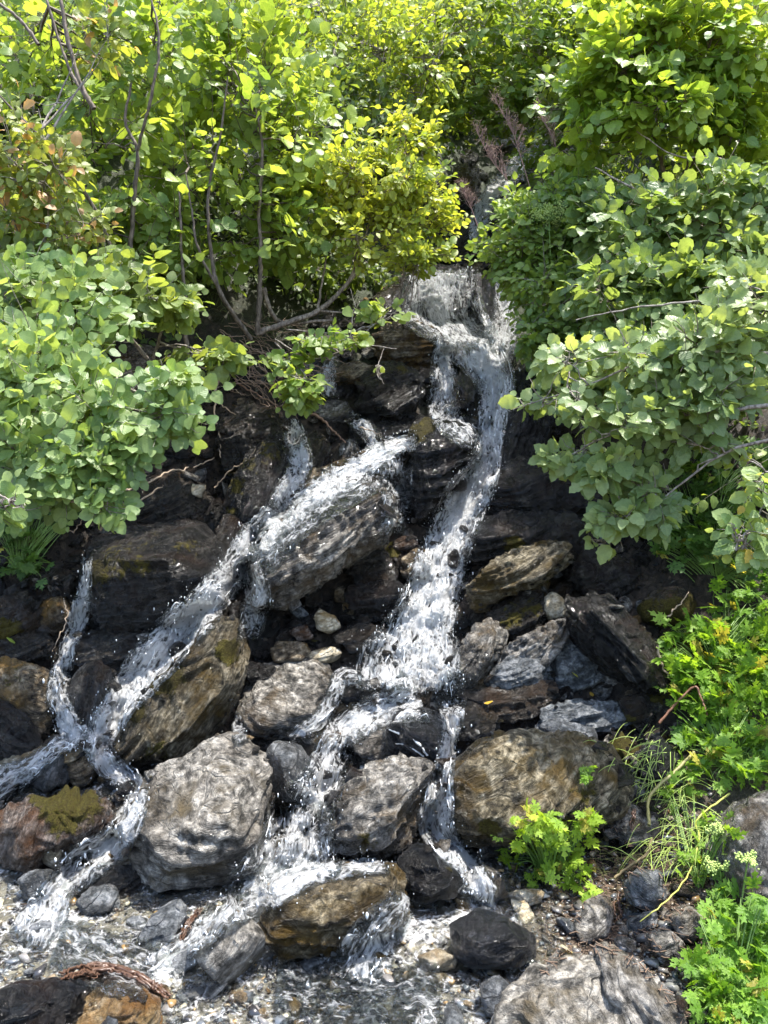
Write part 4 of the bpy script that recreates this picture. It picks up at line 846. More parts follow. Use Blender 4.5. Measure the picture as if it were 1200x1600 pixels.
def shrub(name, label, cat, base, stems, blobs, leafpx, shape='alder', pal=((.075, .15, .03), (.13, .20, .04)), per=7, seed=1, face=(0, -.75, .65), tiltn=.45, stem_tint=(1, 1, 1), gap=.36, droop=0.0, group=None, parts=300, odd=None, twl=(.10, .34)):
    """base=(px,py,Y); stems=[(points (px,py,Y), r0, r1)]; blobs=[(px,py,rx,ry,Y,depth,number of twigs)]"""
    g = np.random.default_rng(seed); B = at(*base); root = empty(name, B); tag(root, label, cat, group)
    allp, allr = [], []
    for pts, r0, r1 in stems:
        P = np.array([at(*q) for q in pts]); P = cat_rom(P, 7); P[1:-1] += g.normal(size=(len(P) - 2, 3)) * .002; r = np.linspace(r0, r1, len(P)) * (1 + .07 * g.normal(size=len(P)))
        bark_part('stem', root, [P], [np.abs(r)], 7, stem_tint); allp.append(P)
    S = np.vstack(allp) if allp else B[None]
    br, brr, tw, twr = [], [], [], []; LP, LA, LN, LS, LT = [], [], [], [], []
    face = np.array(face, float); p1, p2 = np.array(pal[0]), np.array(pal[1])
    for (px, py, rx, ry, Y, dep, n) in blobs:
        c = at(px, py, Y); k = np.linalg.norm(c - CAM) / FOC; ext = np.array([rx * k, dep, ry * k]); nb = max(3, n // 14); hubs = []
        for _ in range(nb):
            d = norm(g.normal(size=3)); q = c + d * ext * g.uniform(.1, .75); dist = np.linalg.norm(S - q, axis=1) + .6 * np.maximum(0, S[:, 2] - q[2] + .05); a = S[g.choice(np.argsort(dist)[:6])]
            mid = (a + q) / 2 + np.array([0, 0, -.04 + .08 * droop]) * np.linalg.norm(q - a) + g.normal(size=3) * .02; t = np.linspace(0, 1, 7)[:, None]
            P = a * (1 - t) ** 2 + 2 * mid * t * (1 - t) + q * t ** 2; P[1:-1] += g.normal(size=(5, 3)) * .008; br.append(P); r0 = min(.011, .0035 + .007 * np.linalg.norm(q - a)); brr.append(np.linspace(r0, .0018, 7)); hubs.append(P[2:])
        H = np.vstack(hubs)
        for _ in range(max(2, nb // 2)):
            a = H[g.integers(0, len(H))]; d = norm(g.normal(size=3) + (0, -.8, .5)); L = np.linalg.norm(ext) * g.uniform(.4, .8); t = np.linspace(0, 1, 7)[:, None]; P = a + d * L * t + np.array([0, 0, .12]) * L * t * t; P[1:] += np.cumsum(g.normal(size=(6, 3)) * .008, 0); br.append(P); brr.append(np.linspace(.0032, .0009, 7))
        for _ in range(int(n * 1.35)):
            d = norm(g.normal(size=3)); rr = g.uniform(.25, 1) ** .5 * (1 + .4 * (g.random() < .22)); q = c + d * ext * rr
            if .6 * vnoise((q * 4.2 + seed)[None], 61)[0] + .4 * vnoise((q * 9.5 + seed)[None], 62)[0] < gap + .06: continue
            a = H[np.argmin(np.linalg.norm(H - q, axis=1) + g.uniform(0, .05, len(H)))]; v = q - a; L = np.linalg.norm(v)
            if L < .03: continue
            t = np.linspace(0, 1, 6)[:, None]; mid = (a + q) / 2 + np.array([0, 0, .10 - .22 * droop]) * L; P = a * (1 - t) ** 2 + 2 * mid * t * (1 - t) + q * t ** 2
            tw.append(P); twr.append(np.linspace(.0022, .0009, 6)); T = norm(P[-1] - P[-3]); tl = min(L, g.uniform(*twl)); lsz = leafpx * k * .74
            tn = norm(face + g.normal(size=3) * tiltn * 1.0); side = norm(np.cross(T, tn)); tone_ = np.clip(g.normal() * .28 + .5 + .9 * (vnoise((q * 2.5)[None], 71)[0] - .5), 0, 1)
            m = max(3, min(per + int(g.integers(-1, 2)), int(tl / (lsz * .42)) + 2))
            for j in range(m):
                f = 1 - (j / m) * (tl / L); pt = a * (1 - f) ** 2 + 2 * mid * f * (1 - f) + q * f ** 2; s = -1 if j % 2 else 1
                ax = T if j == 0 else norm(T * .55 + side * s * .8 + g.normal(size=3) * .18); ax = norm(ax + np.array([0, 0, -.12 - .35 * droop]))
                LP.append(pt + ax * lsz * .16); LA.append(ax); LN.append(norm(tn + g.normal(size=3) * tiltn * .9)); LS.append(lsz * (g.uniform(.45, 1.0) + .3 * (g.random() < .25)) * (.75 if j == 0 else 1))
                cl = p1 + (p2 - p1) * np.clip(tone_ + g.normal() * .14, 0, 1.2)
                if odd and g.random() < odd[1]: cl = np.array(odd[0]) * g.uniform(.7, 1.2)
                LT.append(cl)
    if br:
        o = bark_part('branches', root, br, brr, 4, stem_tint); o['kind'] = 'stuff'
    if tw:
        o = bark_part('twigs', root, tw, twr, 3, tuple(.9 * x for x in stem_tint)); o['kind'] = 'stuff'
    LP = np.array(LP); build_leaves(root, LP, np.array(LA), np.array(LN), np.array(LS), np.clip(np.array(LT), .003, .8), SH[shape], LEAF, shape, parts)
    SHR['leaves'] += len(LP); return root
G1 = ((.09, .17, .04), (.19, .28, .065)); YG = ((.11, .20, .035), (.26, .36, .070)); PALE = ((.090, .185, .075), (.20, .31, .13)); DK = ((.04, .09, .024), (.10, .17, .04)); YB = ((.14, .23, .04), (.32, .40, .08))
LS_ = [([(402,522,4.9),(405,470,4.85),(408,400,4.8),(405,330,4.8),(410,230,4.75),(396,150,4.7)], .018, .006),
  ([(392,530,4.9),(346,460,4.7),(330,400,4.65),(326,300,4.6),(346,205,4.55),(356,120,4.5)], .016, .004), ([(346,460,4.7),(310,390,4.6),(300,330,4.6),(290,270,4.6)], .010, .004),
  ([(292,560,4.7),(290,480,4.65),(284,400,4.6),(280,300,4.6)], .016, .006), ([(216,480,4.6),(204,400,4.6),(211,300,4.55),(214,235,4.5),(196,190,4.5),(205,130,4.5)], .018, .006),
  ([(214,235,4.5),(234,160,4.4),(247,90,4.4),(246,40,4.4),(232,-20,4.4)], .010, .005), ([(202,472,4.6),(150,330,4.4),(76,230,4.2),(0,150,4.1)], .014, .005),
  ([(147,170,4.5),(130,140,4.5),(110,80,4.5),(92,-10,4.5)], .016, .010), ([(140,160,4.5),(110,110,4.6),(85,40,4.6),(70,-10,4.6)], .010, .007), ([(60,70,4.4),(30,30,4.4),(-10,0,4.4)], .010, .008)]
shrub('alder_shrub', 'tall many stemmed green shrub with upright grey stems filling the upper left', 'shrub', (395,530,4.9), LS_,
  [(110,100,150,110,5.2,.5,110), (260,90,130,100,5.2,.5,130), (400,120,110,100,5.3,.45,120), (340,240,140,90,5.1,.5,140), (180,240,120,90,4.9,.45,110), (450,230,80,90,5.2,.4,100), (300,360,150,80,4.95,.45,130), (420,350,90,70,5.1,.4,80), (150,380,110,70,4.6,.4,100), (480,330,60,60,5.2,.3,50)],
  25, 'round', ((.095, .19, .042), (.22, .33, .075)), seed=3, stem_tint=(.52, .46, .40), face=(0, -.55, .8), tiltn=.5)
shrub('alder_shrub', 'rounded pale green leafy shrub hanging over the rocks at the left edge', 'shrub', (150,560,3.9),
  [([(150,560,3.9),(90,540,3.6),(40,600,3.3),(20,690,3.1)], .012, .004), ([(160,560,3.9),(190,600,3.6),(230,620,3.4),(280,650,3.3)], .010, .003), ([(120,560,3.8),(120,640,3.4),(110,740,3.2),(130,800,3.1)], .010, .003)],
  [(60,470,120,70,3.7,.3,110), (60,570,110,70,3.35,.3,110), (130,640,110,60,3.25,.25,100), (50,680,80,60,3.15,.25,70), (240,650,70,45,3.25,.2,62), (280,600,50,40,3.3,.18,36), (110,740,75,45,3.1,.2,60), (175,700,60,40,3.15,.2,46), (40,780,60,45,3.1,.22,26), (165,790,38,28,3.05,.12,16), (20,620,60,80,3.2,.25,60)],
  32, 'round', PALE, seed=4, face=(.05, -.95, .5), tiltn=.34, droop=.6, gap=.32)
shrub('alder_branch', 'short leafy shoots with round pale leaves entering at the left edge low down', 'branch', (-60,760,2.6),
  [([(-60,760,2.6),(-10,770,2.55),(30,790,2.5)], .005, .002)], [(-5,790,36,34,2.55,.08,9), (30,780,28,14,2.5,.05,5)], 34, 'round', PALE, seed=41, face=(.05, -.95, .5), tiltn=.3, droop=.5, gap=.1)
shrub('alder_shrub', 'grey green shaded leafy shrub between the left stems and the hanging branches', 'shrub', (230,560,4.4),
  [([(230,560,4.4),(180,500,4.2),(120,440,4.1)], .012, .005), ([(240,560,4.4),(260,500,4.3),(300,470,4.2)], .010, .004)],
  [(60,360,110,80,4.5,.3,90), (150,460,120,60,4.1,.3,110), (250,480,80,45,4.2,.25,60), (60,440,90,60,4.1,.3,80), (330,560,60,30,4.3,.15,36)], 30, 'round', ((.075, .14, .045), (.16, .24, .08)), seed=5, face=(0, -.7, .7), tiltn=.45, droop=.2)
shrub('yellow_shrub', 'yellow green small leaved shrub leaning over the upper fall from the left', 'shrub', (440,508,5.2),
  [([(400,520,5.1),(452,503,5.15),(500,484,5.2),(545,440,5.2),(590,372,5.25),(622,325,5.3),(662,250,5.3)], .022, .006), ([(500,486,5.2),(560,490,5.2),(600,492,5.2),(640,480,5.2)], .007, .003), ([(412,450,5.0),(425,490,5.1),(450,505,5.2),(520,500,5.2)], .016, .01),
   ([(497,484,5.2),(505,430,5.2),(520,370,5.2),(560,300,5.2)], .009, .003), ([(545,440,5.2),(560,400,5.2),(585,330,5.2)], .008, .003), ([(590,372,5.25),(640,360,5.3),(690,320,5.3)], .006, .002)],
  [(585,290,85,55,5.2,.35,210), (650,330,70,60,5.25,.3,170), (560,360,80,45,5.1,.3,120), (650,400,60,26,5.1,.2,70), (640,220,50,40,5.3,.25,60), (520,300,50,50,5.2,.25,60)],
  17, 'mid', YB, seed=6, face=(0, -.35, .95), tiltn=.55, stem_tint=(1.0, .92, .85), gap=.22, twl=(.08, .2))
shrub('low_sprig', 'loose sprig of light leaves spreading over rocks beside the upper fall', 'sprig', (440,540,4.7),
  [([(430,530,4.8),(490,560,4.6),(560,540,4.6),(620,545,4.6)], .004, .002), ([(430,535,4.8),(480,590,4.5),(480,625,4.45)], .004, .002), ([(450,515,4.8),(540,520,4.7),(600,500,4.8)], .004, .002), ([(600,545,4.6),(590,575,4.5),(600,600,4.4)], .002,.001)],
  [(470,605,42,28,4.45,.10,26), (480,625,30,16,4.4,.08,12), (520,530,70,20,4.6,.14,30), (600,490,45,16,4.8,.1,14), (585,575,18,14,4.45,.05,4), (450,560,40,20,4.6,.1,14)],
  24, 'round', ((.095, .19, .045), (.19, .27, .07)), seed=7, face=(0, -.6, .8), gap=.1, parts=200)
shrub('yellow_shrub', 'bright yellow green thicket behind the top centre', 'shrub', (560,260,6.6),
  [([(560,270,6.6),(540,180,6.6),(520,90,6.6)], .012, .005), ([(570,270,6.6),(590,180,6.6),(600,80,6.7)], .012, .005), ([(600,260,6.7),(650,170,6.7),(680,90,6.8)], .010, .004)],
  [(540,60,90,80,7.0,.6,240), (620,120,90,80,6.9,.6,260), (680,50,70,60,7.2,.5,170), (520,180,60,70,6.7,.5,140), (640,210,60,40,6.9,.4,90)], 15, 'mid', YG, seed=8, face=(0, -.4, .9), gap=.30, tiltn=.6, twl=(.08, .22))
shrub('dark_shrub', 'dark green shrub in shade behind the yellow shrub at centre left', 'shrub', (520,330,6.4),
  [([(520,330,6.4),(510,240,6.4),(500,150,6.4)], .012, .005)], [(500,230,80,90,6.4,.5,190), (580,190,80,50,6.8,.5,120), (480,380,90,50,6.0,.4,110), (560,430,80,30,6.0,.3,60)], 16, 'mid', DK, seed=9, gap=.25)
shrub('green_shrub', 'green bush with twiggy grey stems at top right of centre', 'shrub', (760,200,7.2),
  [([(760,210,7.2),(740,120,7.2),(700,40,7.2)], .012, .005), ([(770,210,7.2),(830,130,7.2),(850,40,7.2)], .012, .005)],
  [(780,60,80,70,7.4,.6,200), (720,140,50,60,7.2,.5,100), (860,100,80,80,7.0,.6,200), (800,160,60,40,7.0,.4,90), (900,40,70,50,7.0,.5,110)], 17, 'mid', ((.07, .15, .025), (.15, .23, .035)), seed=10, gap=.30, face=(0, -.5, .85))
shrub('thicket_shrub', 'green filler bush between the seed heads and the sunlit bush', 'shrub', (930,230,6.4), [([(930,240,6.4),(925,160,6.4),(915,90,6.4)], .010, .004)], [(925,140,60,70,6.4,.4,150), (880,180,40,50,6.6,.3,70)], 18, 'mid', G1, seed=112, gap=.15)
shrub('alder_shrub', 'sunlit large leaved bush glowing yellow green at the upper right', 'shrub', (1050,300,5.2),
  [([(1050,320,5.2),(1030,240,5.1),(1000,160,5.0),(980,80,5.0)], .018, .006), ([(1060,320,5.2),(1090,230,5.1),(1100,120,5.0),(1120,20,5.0)], .018, .006), ([(1045,310,5.2),(1075,250,5.1),(1060,180,5.0)], .010, .004), ([(1100,300,5.1),(1150,200,5.0),(1180,100,5.0)], .014, .005)],
  [(990,100,90,75,5.0,.35,120), (1080,60,100,70,5.0,.4,130), (1160,120,80,90,5.0,.4,120), (1040,180,90,45,4.85,.3,80), (930,150,60,60,5.1,.3,70), (1000,20,90,40,5.2,.4,70), (1150,230,70,60,5.1,.3,60), (900,220,50,50,5.2,.3,50)],
  30, 'alder', ((.10, .21, .040), (.24, .36, .065)), seed=12, face=(0, -.35, .95), tiltn=.45, stem_tint=(.7, .6, .5), gap=.28)
shrub('green_shrub', 'small leaved green bush right of the upper stream below the seed heads', 'shrub', (850,560,5.0),
  [([(850,560,5.1),(830,470,5.1),(815,400,5.2),(835,320,5.3)], .012, .004), ([(860,560,5.1),(880,460,5.1),(900,380,5.1)], .012, .004)],
  [(840,380,70,60,5.2,.3,200), (812,425,42,45,5.3,.2,80), (870,460,70,60,5.0,.3,170), (850,530,45,45,4.9,.22,90), (900,330,80,60,5.2,.35,170), (765,382,30,18,5.5,.12,20), (810,340,40,40,5.4,.2,60), (900,540,60,50,4.9,.25,90)],
  19, 'mid', ((.080, .17, .045), (.18, .29, .075)), seed=13, gap=.2, face=(0, -.55, .8))
shrub('alder_shrub', 'dense grey green large leaved shrub covering the right middle', 'shrub', (1150,640,4.2),
  [([(1230,410,4.3),(1130,370,4.4),(1070,340,4.5),(1000,300,4.6),(930,262,4.7)], .014, .004), ([(1230,330,4.4),(1130,250,4.6),(1060,245,4.7),(995,205,4.8)], .009, .003), ([(1070,340,4.5),(1020,350,4.5),(960,380,4.5)], .006, .002), ([(1240,520,4.2),(1140,500,4.2),(1060,520,4.2),(990,560,4.2)], .012, .004), ([(1150,640,4.2),(1100,560,4.2),(1060,460,4.3)], .012, .004)],
  [(1000,370,90,60,4.6,.3,110), (1110,330,90,60,4.5,.3,110), (1160,440,80,70,4.3,.3,120), (1050,450,90,60,4.3,.3,130), (960,460,70,60,4.4,.3,100), (960,560,70,55,4.2,.3,90), (1060,560,90,60,4.0,.3,120), (1160,560,80,60,3.9,.3,100), (890,600,50,40,4.3,.2,46), (1180,320,50,60,4.5,.3,50), (950,330,50,40,4.7,.2,50)],
  30, 'alder', ((.070, .145, .055), (.165, .26, .105)), seed=14, face=(-.1, -.75, .65), tiltn=.5, gap=.28, stem_tint=(1.3, 1.2, 1.1))
shrub('alder_shrub', 'pale green foreground branches reaching left over the dark hollow on the right', 'shrub', (1290,640,2.9),
  [([(1290,620,2.9),(1150,640,2.9),(1040,650,3.0),(930,690,3.1),(850,735,3.2)], .009, .002), ([(1290,560,2.9),(1150,550,2.9),(1020,560,3.0),(920,600,3.1),(800,640,3.25)], .009, .0015), ([(1280,680,2.9),(1150,700,2.9),(1060,760,2.95),(960,840,3.05)], .008, .002), ([(1240,480,3.0),(1120,470,3.1),(1000,480,3.2),(900,500,3.3)], .007, .002)],
  [(1120,540,90,50,3.0,.22,60), (1010,570,80,40,3.1,.2,50), (1120,620,90,50,2.95,.22,60), (1010,650,80,40,3.0,.2,46), (900,715,60,22,3.15,.10,20), (850,630,60,16,3.25,.08,10), (960,740,50,34,3.05,.12,24), (960,805,55,36,3.05,.12,28), (1010,780,55,50,3.0,.16,34), (1090,690,80,30,2.95,.15,36), (890,560,50,24,3.25,.1,16), (930,850,22,12,3.05,.05,6), (1180,470,60,60,3.0,.2,40), (920,640,50,30,3.1,.12,24)],
  37, 'alder', ((.095, .175, .080), (.20, .30, .145)), seed=15, face=(-.1, -.85, .6), tiltn=.34, droop=.15, gap=.26)
shrub('alder_branch', 'single branch with veined leaves and some yellowing ones hanging in at right edge', 'branch', (1280,760,2.4),
  [([(1290,700,2.4),(1220,740,2.4),(1170,720,2.4)], .005, .002), ([(1290,800,2.4),(1200,830,2.4),(1150,860,2.4)], .004, .002)], [(1175,850,34,36,2.4,.08,15), (1190,770,22,40,2.4,.08,9), (1140,830,20,14,2.4,.04,3)], 36, 'alder', PALE, seed=16, face=(0, -.9, .5), tiltn=.35, gap=.05, odd=((.40, .34, .10), .06))
shrub('withered_shrub', 'sparse twiggy shrub with orange brown withered leaves at far upper left', 'shrub', (60,420,4.1),
  [([(60,420,4.1),(75,330,4.0),(30,260,4.0),(-20,230,4.0)], .008, .003), ([(90,400,4.1),(110,310,4.0),(75,240,4.0),(60,170,4.0)], .007, .002), ([(60,420,4.1),(10,330,4.0),(-20,300,4.0)], .006, .002)],
  [(30,230,60,60,4.0,.25,42), (90,270,60,50,4.0,.25,40), (150,50,50,40,4.2,.2,26), (20,320,60,50,4.0,.25,40), (130,350,40,40,4.0,.2,22)], 23, 'mid', ((.10, .17, .035), (.20, .26, .06)), seed=17, odd=((.34, .23, .13), .12), gap=.2)
# thicket further up the slope
bgp = [(40,60,7.4), (160,-10,8.2), (300,30,8.0), (420,20,7.8), (560,-30,9.0), (700,-40,9.6), (820,10,8.8), (960,-20,8.2), (1090,-10,7.6), (1200,40,7.0), (90,220,6.4), (1180,250,6.6), (650,130,8.6), (380,330,6.2), (250,470,5.6), (720,70,9.4), (930,260,6.8), (60,560,5.0), (1120,620,5.0), (980,500,5.6)]
bglab = ['at top left corner', 'behind the tall left stems', 'behind the left shrub top', 'left of the yellow thicket', 'above the yellow thicket at top edge', 'above the seed heads at top edge', 'right of the top gully', 'above the sunlit bush', 'at top edge near right corner', 'at top right corner', 'behind the withered shrub', 'behind the sunlit bush at right edge', 'just above the hidden stream top', 'behind the left stems mid height', 'low behind the left stems', 'in the top centre gap', 'between sunlit bush and small leaved bush', 'deep behind the hanging left shrub', 'deep behind the pale right branches', 'under the dense right shrub']
for i, (px, py, Y) in enumerate(bgp):
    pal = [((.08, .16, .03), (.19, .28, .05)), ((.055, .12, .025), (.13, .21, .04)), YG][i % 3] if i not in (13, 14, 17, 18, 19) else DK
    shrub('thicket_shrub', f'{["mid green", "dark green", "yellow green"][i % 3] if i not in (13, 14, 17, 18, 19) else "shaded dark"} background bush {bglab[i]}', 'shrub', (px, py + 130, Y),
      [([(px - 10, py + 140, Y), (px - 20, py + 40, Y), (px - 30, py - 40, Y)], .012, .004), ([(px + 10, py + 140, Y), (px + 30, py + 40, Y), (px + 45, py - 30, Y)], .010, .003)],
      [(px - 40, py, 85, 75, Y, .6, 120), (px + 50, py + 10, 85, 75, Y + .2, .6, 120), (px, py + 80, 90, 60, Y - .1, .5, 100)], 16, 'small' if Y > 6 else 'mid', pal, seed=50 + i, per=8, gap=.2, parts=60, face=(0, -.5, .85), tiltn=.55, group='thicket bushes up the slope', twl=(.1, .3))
for i, (px, py, rx, ry, Y, n, lb) in enumerate([(60, 120, 120, 130, 6.0, 260, 'pale green bushy growth directly behind the withered shrub'), (260, 420, 140, 70, 5.7, 170, 'low shaded undergrowth behind the stem bases at left'), (380, 200, 130, 110, 6.3, 260, 'mid green bushy growth seen through the left stems'), (200, 60, 130, 90, 6.4, 220, 'light green bushy growth near the top left edge'), (470, 440, 70, 40, 5.9, 70, 'small shaded shrub just left of the top fan of water'), (600, 180, 90, 70, 7.6, 150, 'olive bush between yellow thicket and seed heads')]):
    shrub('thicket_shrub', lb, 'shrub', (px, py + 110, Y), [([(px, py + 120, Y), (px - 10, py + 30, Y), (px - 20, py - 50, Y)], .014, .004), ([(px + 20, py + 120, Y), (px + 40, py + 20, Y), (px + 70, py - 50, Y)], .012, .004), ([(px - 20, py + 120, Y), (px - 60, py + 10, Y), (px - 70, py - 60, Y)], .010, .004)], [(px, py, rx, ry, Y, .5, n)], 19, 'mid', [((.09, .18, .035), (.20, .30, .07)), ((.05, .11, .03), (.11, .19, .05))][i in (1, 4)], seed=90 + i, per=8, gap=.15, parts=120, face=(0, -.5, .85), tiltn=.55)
for i, (X, Y, lb) in enumerate([(-4.2, 4.6, 'off to the left of the hanging shrub'), (-4.6, 6.6, 'far left up the slope'), (3.9, 4.2, 'off to the right of the pale branches'), (4.6, 6.2, 'far right up the slope'), (-5.4, 8.6, 'high up at far left'), (5.6, 8.4, 'high up at far right'), (2.9, 3.0, 'beside the path at far right')]):
    z = float(h_smooth(np.array([X]), np.array([Y]))[0]) + .75; q = to_px(np.array([X, Y, z]))[:2]; kx = FOC / Y
    shrub('thicket_shrub', 'green bush ' + lb, 'shrub', (q[0], q[1] + .7 * kx, Y), [([(q[0], q[1] + .7 * kx, Y), (q[0] - 20, q[1], Y), (q[0] - 30, q[1] - .4 * kx, Y)], .014, .004)], [(q[0], q[1], .95 * kx, .75 * kx, Y, .8, 330)], .06 * kx, 'mid', G1, seed=130 + i, per=7, gap=.2, parts=0)
print('leaves', SHR['leaves'])

# ------------------------------------------------------------------ herbs with cut leaves
def herb_leaf(seed=0, lob=5):
    """a three-part toothed leaf in the XY plane, stalk at origin, tip +Y"""
    g = np.random.default_rng(seed); V, F, U = [], [], []
    def leaflet(o, ang, L, W):
        c, s = math.cos(ang), math.sin(ang); n = 5; base = len(V); e = np.array([-s, c]); sd = np.array([c, s]); pts = []
        for k in range(n + 1):
            a = k / n; w = W * math.sin(math.pi * min(1, a * .8 + .16)) ** .8; p = o + e * L * a; z = -.12 * L * a * a + g.normal() * .008
            out = w * (1.35 if k % 2 else .45) * (0 if k == n else 1); fwd = .10 * L if k % 2 else 0
            for sgn in (0, -1, 1):
                q = p + sd * out * sgn + e * fwd * abs(sgn); V.append((q[0], q[1], z + .10 * abs(sgn) * out + g.normal() * .004)); U.append((sgn * out / max(W, .01) * .3, a, 0))
        for k in range(n):
            b = base + 3 * k; F.append((b, b + 3, b + 4, b + 1)); F.append((b, b + 2, b + 5, b + 3))
    def triple(o, ang, S):
        e = np.array([-math.sin(ang), math.cos(ang)]); leaflet(o, ang, .55 * S, .12 * S)
        leaflet(o, ang + .95, .42 * S, .095 * S); leaflet(o, ang - .95, .42 * S, .095 * S)
    o = np.array([0., .18]); triple(np.array([0, .50]), 0, .9); triple(np.array([0, .34]), 1.05, .68); triple(np.array([0, .34]), -1.05, .68)
    b = len(V); V.extend([(-.008, 0, 0), (.008, 0, 0), (.006, .52, .0), (-.006, .52, .0)]); U.extend([(0, 0, 0)] * 4); F.append((b, b + 1, b + 2, b + 3))
    return np.array(V), np.array(F), np.array(U)
SH['herb'] = [herb_leaf(s) for s in range(4)]
def herb(label, base, blobs, leafpx, pal, seed, face=(0, -.55, .85), name='leafy_herb', tiltn=.35, up=.10, group=None):
    """base pixel on the ground; blobs (px,py,rx,ry,lift towards viewer m,n)"""
    g = np.random.default_rng(seed); B = hit(*base); root = empty(name, B); tag(root, label, 'herb', group); LP, LA, LN, LS, LT, st, sr = [], [], [], [], [], [], []
    p1, p2 = np.array(pal[0]), np.array(pal[1])
    for px, py, rx, ry, lf, n in blobs:
        for _ in range(int(n * 1.5)):
            a, r = g.uniform(0, 6.28), g.uniform(0, 1) ** .5; qx, qy = px + rx * r * math.cos(a), py + ry * r * math.sin(a); G = hit(qx, qy); d = ray(qx, qy)
            q = G - d * (lf * g.uniform(.3, 1.0)); sz = leafpx * .78 * np.linalg.norm(q - CAM) / FOC * g.uniform(.6, 1.2)
            f = q + (B - q) * .8; f[2] = B[2] if abs(B[0] - q[0]) < .18 else min(q[2] - .05, h_smooth(q[0:1], q[1:2])[0] + .0) if q[2] - h_smooth(q[0:1], q[1:2])[0] < .35 else q[2] - .2
            out = norm(np.array([q[0] - B[0], -.6, .15]) + g.normal(size=3) * .45); t = np.linspace(0, 1, 6)[:, None]; mid = (f + q) / 2 + np.array([0, 0, .05])
            st.append(f * (1 - t) ** 2 + 2 * mid * t * (1 - t) + q * t ** 2); sr.append(np.linspace(.0022, .0012, 6))
            LP.append(q); LA.append(out); LN.append(norm(np.array(face) + g.normal(size=3) * tiltn)); LS.append(sz); LT.append((p1 + (p2 - p1) * np.clip(g.normal() * .42 + .5, 0, 1.3)) if g.random() > .07 else np.array((.30, .32, .06)) * g.uniform(.6, 1.1))
    V, F = tubes(st, sr, 4); s = link('stalks', new_mesh('stalks', V - B, F, STALK, True), root); s['kind'] = 'stuff'
    build_leaves(root, np.array(LP), np.array(LA), np.array(LN), np.array(LS), np.clip(LT, .003, .8), SH['herb'], HERB, 'herb', 300, 12)
    return root
STALK = simple('green_stalk', (.13, .22, .04), .5); YST = simple('yellow_stalk', (.42, .42, .08), .5); BST = simple('brown_stalk', (.14, .06, .03), .5); PINK = simple('pink_seed_stalk', (.28, .17, .15), .7); FUZ = simple('pale_seed_fluff', (.34, .24, .20), .9); UMB = simple('pale_green_flowers', (.36, .46, .13), .8); DRY = simple('dry_root', (.36, .27, .19), .75, .5, 60); DRIFT = simple('wet_driftwood', (.075, .04, .025), .35, .85, 70)
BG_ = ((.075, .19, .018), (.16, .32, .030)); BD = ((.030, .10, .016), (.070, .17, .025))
herb('bright green cut leaved herb growing at the foot of the big olive boulder', (860,1360), [(830,1290,38,26,.12,22), (880,1300,45,34,.12,26), (860,1350,42,32,.10,22), (905,1275,34,14,.12,10), (800,1330,14,26,.08,8), (905,1370,26,22,.06,8)], 40, ((.13, .26, .02), (.24, .40, .035)), 201)
herb('dense patch of bright green cut leaves, upper part of the right bank patch', (1130,1060), [(1080,1010,50,50,.14,46), (1150,980,60,60,.16,60), (1180,1050,50,50,.16,46), (1100,1070,50,40,.14,40)], 46, BG_, 202)
herb('bright green cut leaved herb patch lower down the right bank above the grey boulder', (1140,1200), [(1140,1130,60,50,.14,60), (1110,1180,50,40,.12,36), (1180,1180,40,50,.14,40), (1080,1110,30,30,.1,16)], 44, BG_, 203)
herb('cut leaved green herb patch in the lower right corner', (1140,1580), [(1130,1420,44,40,.12,34), (1140,1490,60,40,.14,54), (1150,1560,65,50,.14,70), (1100,1520,30,50,.1,22), (1185,1440,24,50,.14,20)], 46, ((.065, .18, .018), (.14, .30, .03)), 204)
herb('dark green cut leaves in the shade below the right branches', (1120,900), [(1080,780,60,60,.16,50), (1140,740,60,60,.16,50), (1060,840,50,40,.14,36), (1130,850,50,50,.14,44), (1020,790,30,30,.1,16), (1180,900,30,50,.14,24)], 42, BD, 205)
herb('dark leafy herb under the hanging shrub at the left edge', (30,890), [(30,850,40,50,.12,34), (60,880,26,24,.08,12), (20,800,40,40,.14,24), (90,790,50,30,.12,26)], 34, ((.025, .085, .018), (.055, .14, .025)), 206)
herb('tiny green herb tuft growing on top of the big olive boulder', (918,1225), [(918,1205,12,14,.03,9)], 20, BG_, 207)
herb('small green leaves growing through the yellow stems near the grey boulder', (1090,1380), [(1085,1350,26,26,.08,12), (1110,1290,30,30,.1,14), (1060,1240,30,30,.08,10)], 36, BG_, 208)

# ------------------------------------------------------------------ grasses, bent stems, roots, sticks, seed heads
def strand_object(name, paths, radii, mat, sides=5, label=None, cat=None, kind=None, parent=None, group=None):
    V, F = tubes(paths, radii, sides); org = np.zeros(3) if parent is None else np.array(parent.location)
    if parent is None: org = V.mean(0); org[2] = V[:, 2].min()
    o = link(name, new_mesh(name, V - org, F, mat, True), parent, None if parent is not None else org); return tag(o, label, cat, group, kind)
def px_path(pts, up=.03, n=6, wob=.004, g=rng):
    P = np.array([hit(a, b, up if len(q) == 0 else q[0]) for a, b, *q in pts]); d = np.linalg.norm(P - CAM, axis=1)
    ds = np.minimum.accumulate(d) if False else np.convolve(np.pad(d, 1, mode='edge'), [.25, .5, .25], 'valid'); P = CAM + (P - CAM) * (ds / d)[:, None]
    P = cat_rom(P, n); P[1:-1] += g.normal(size=(len(P) - 2, 3)) * wob; return P
def stem_obj(name, label, cat, pts, r0, r1, mat, up=.04, wob=.004, group=None, sides=7):
    P = px_path(pts, up, 8, wob); r = np.linspace(r0, r1, len(P)) * (1 + .08 * rng.normal(size=len(P))); return strand_object(name, [P], [np.abs(r)], mat, sides, label, cat, None, None, group)
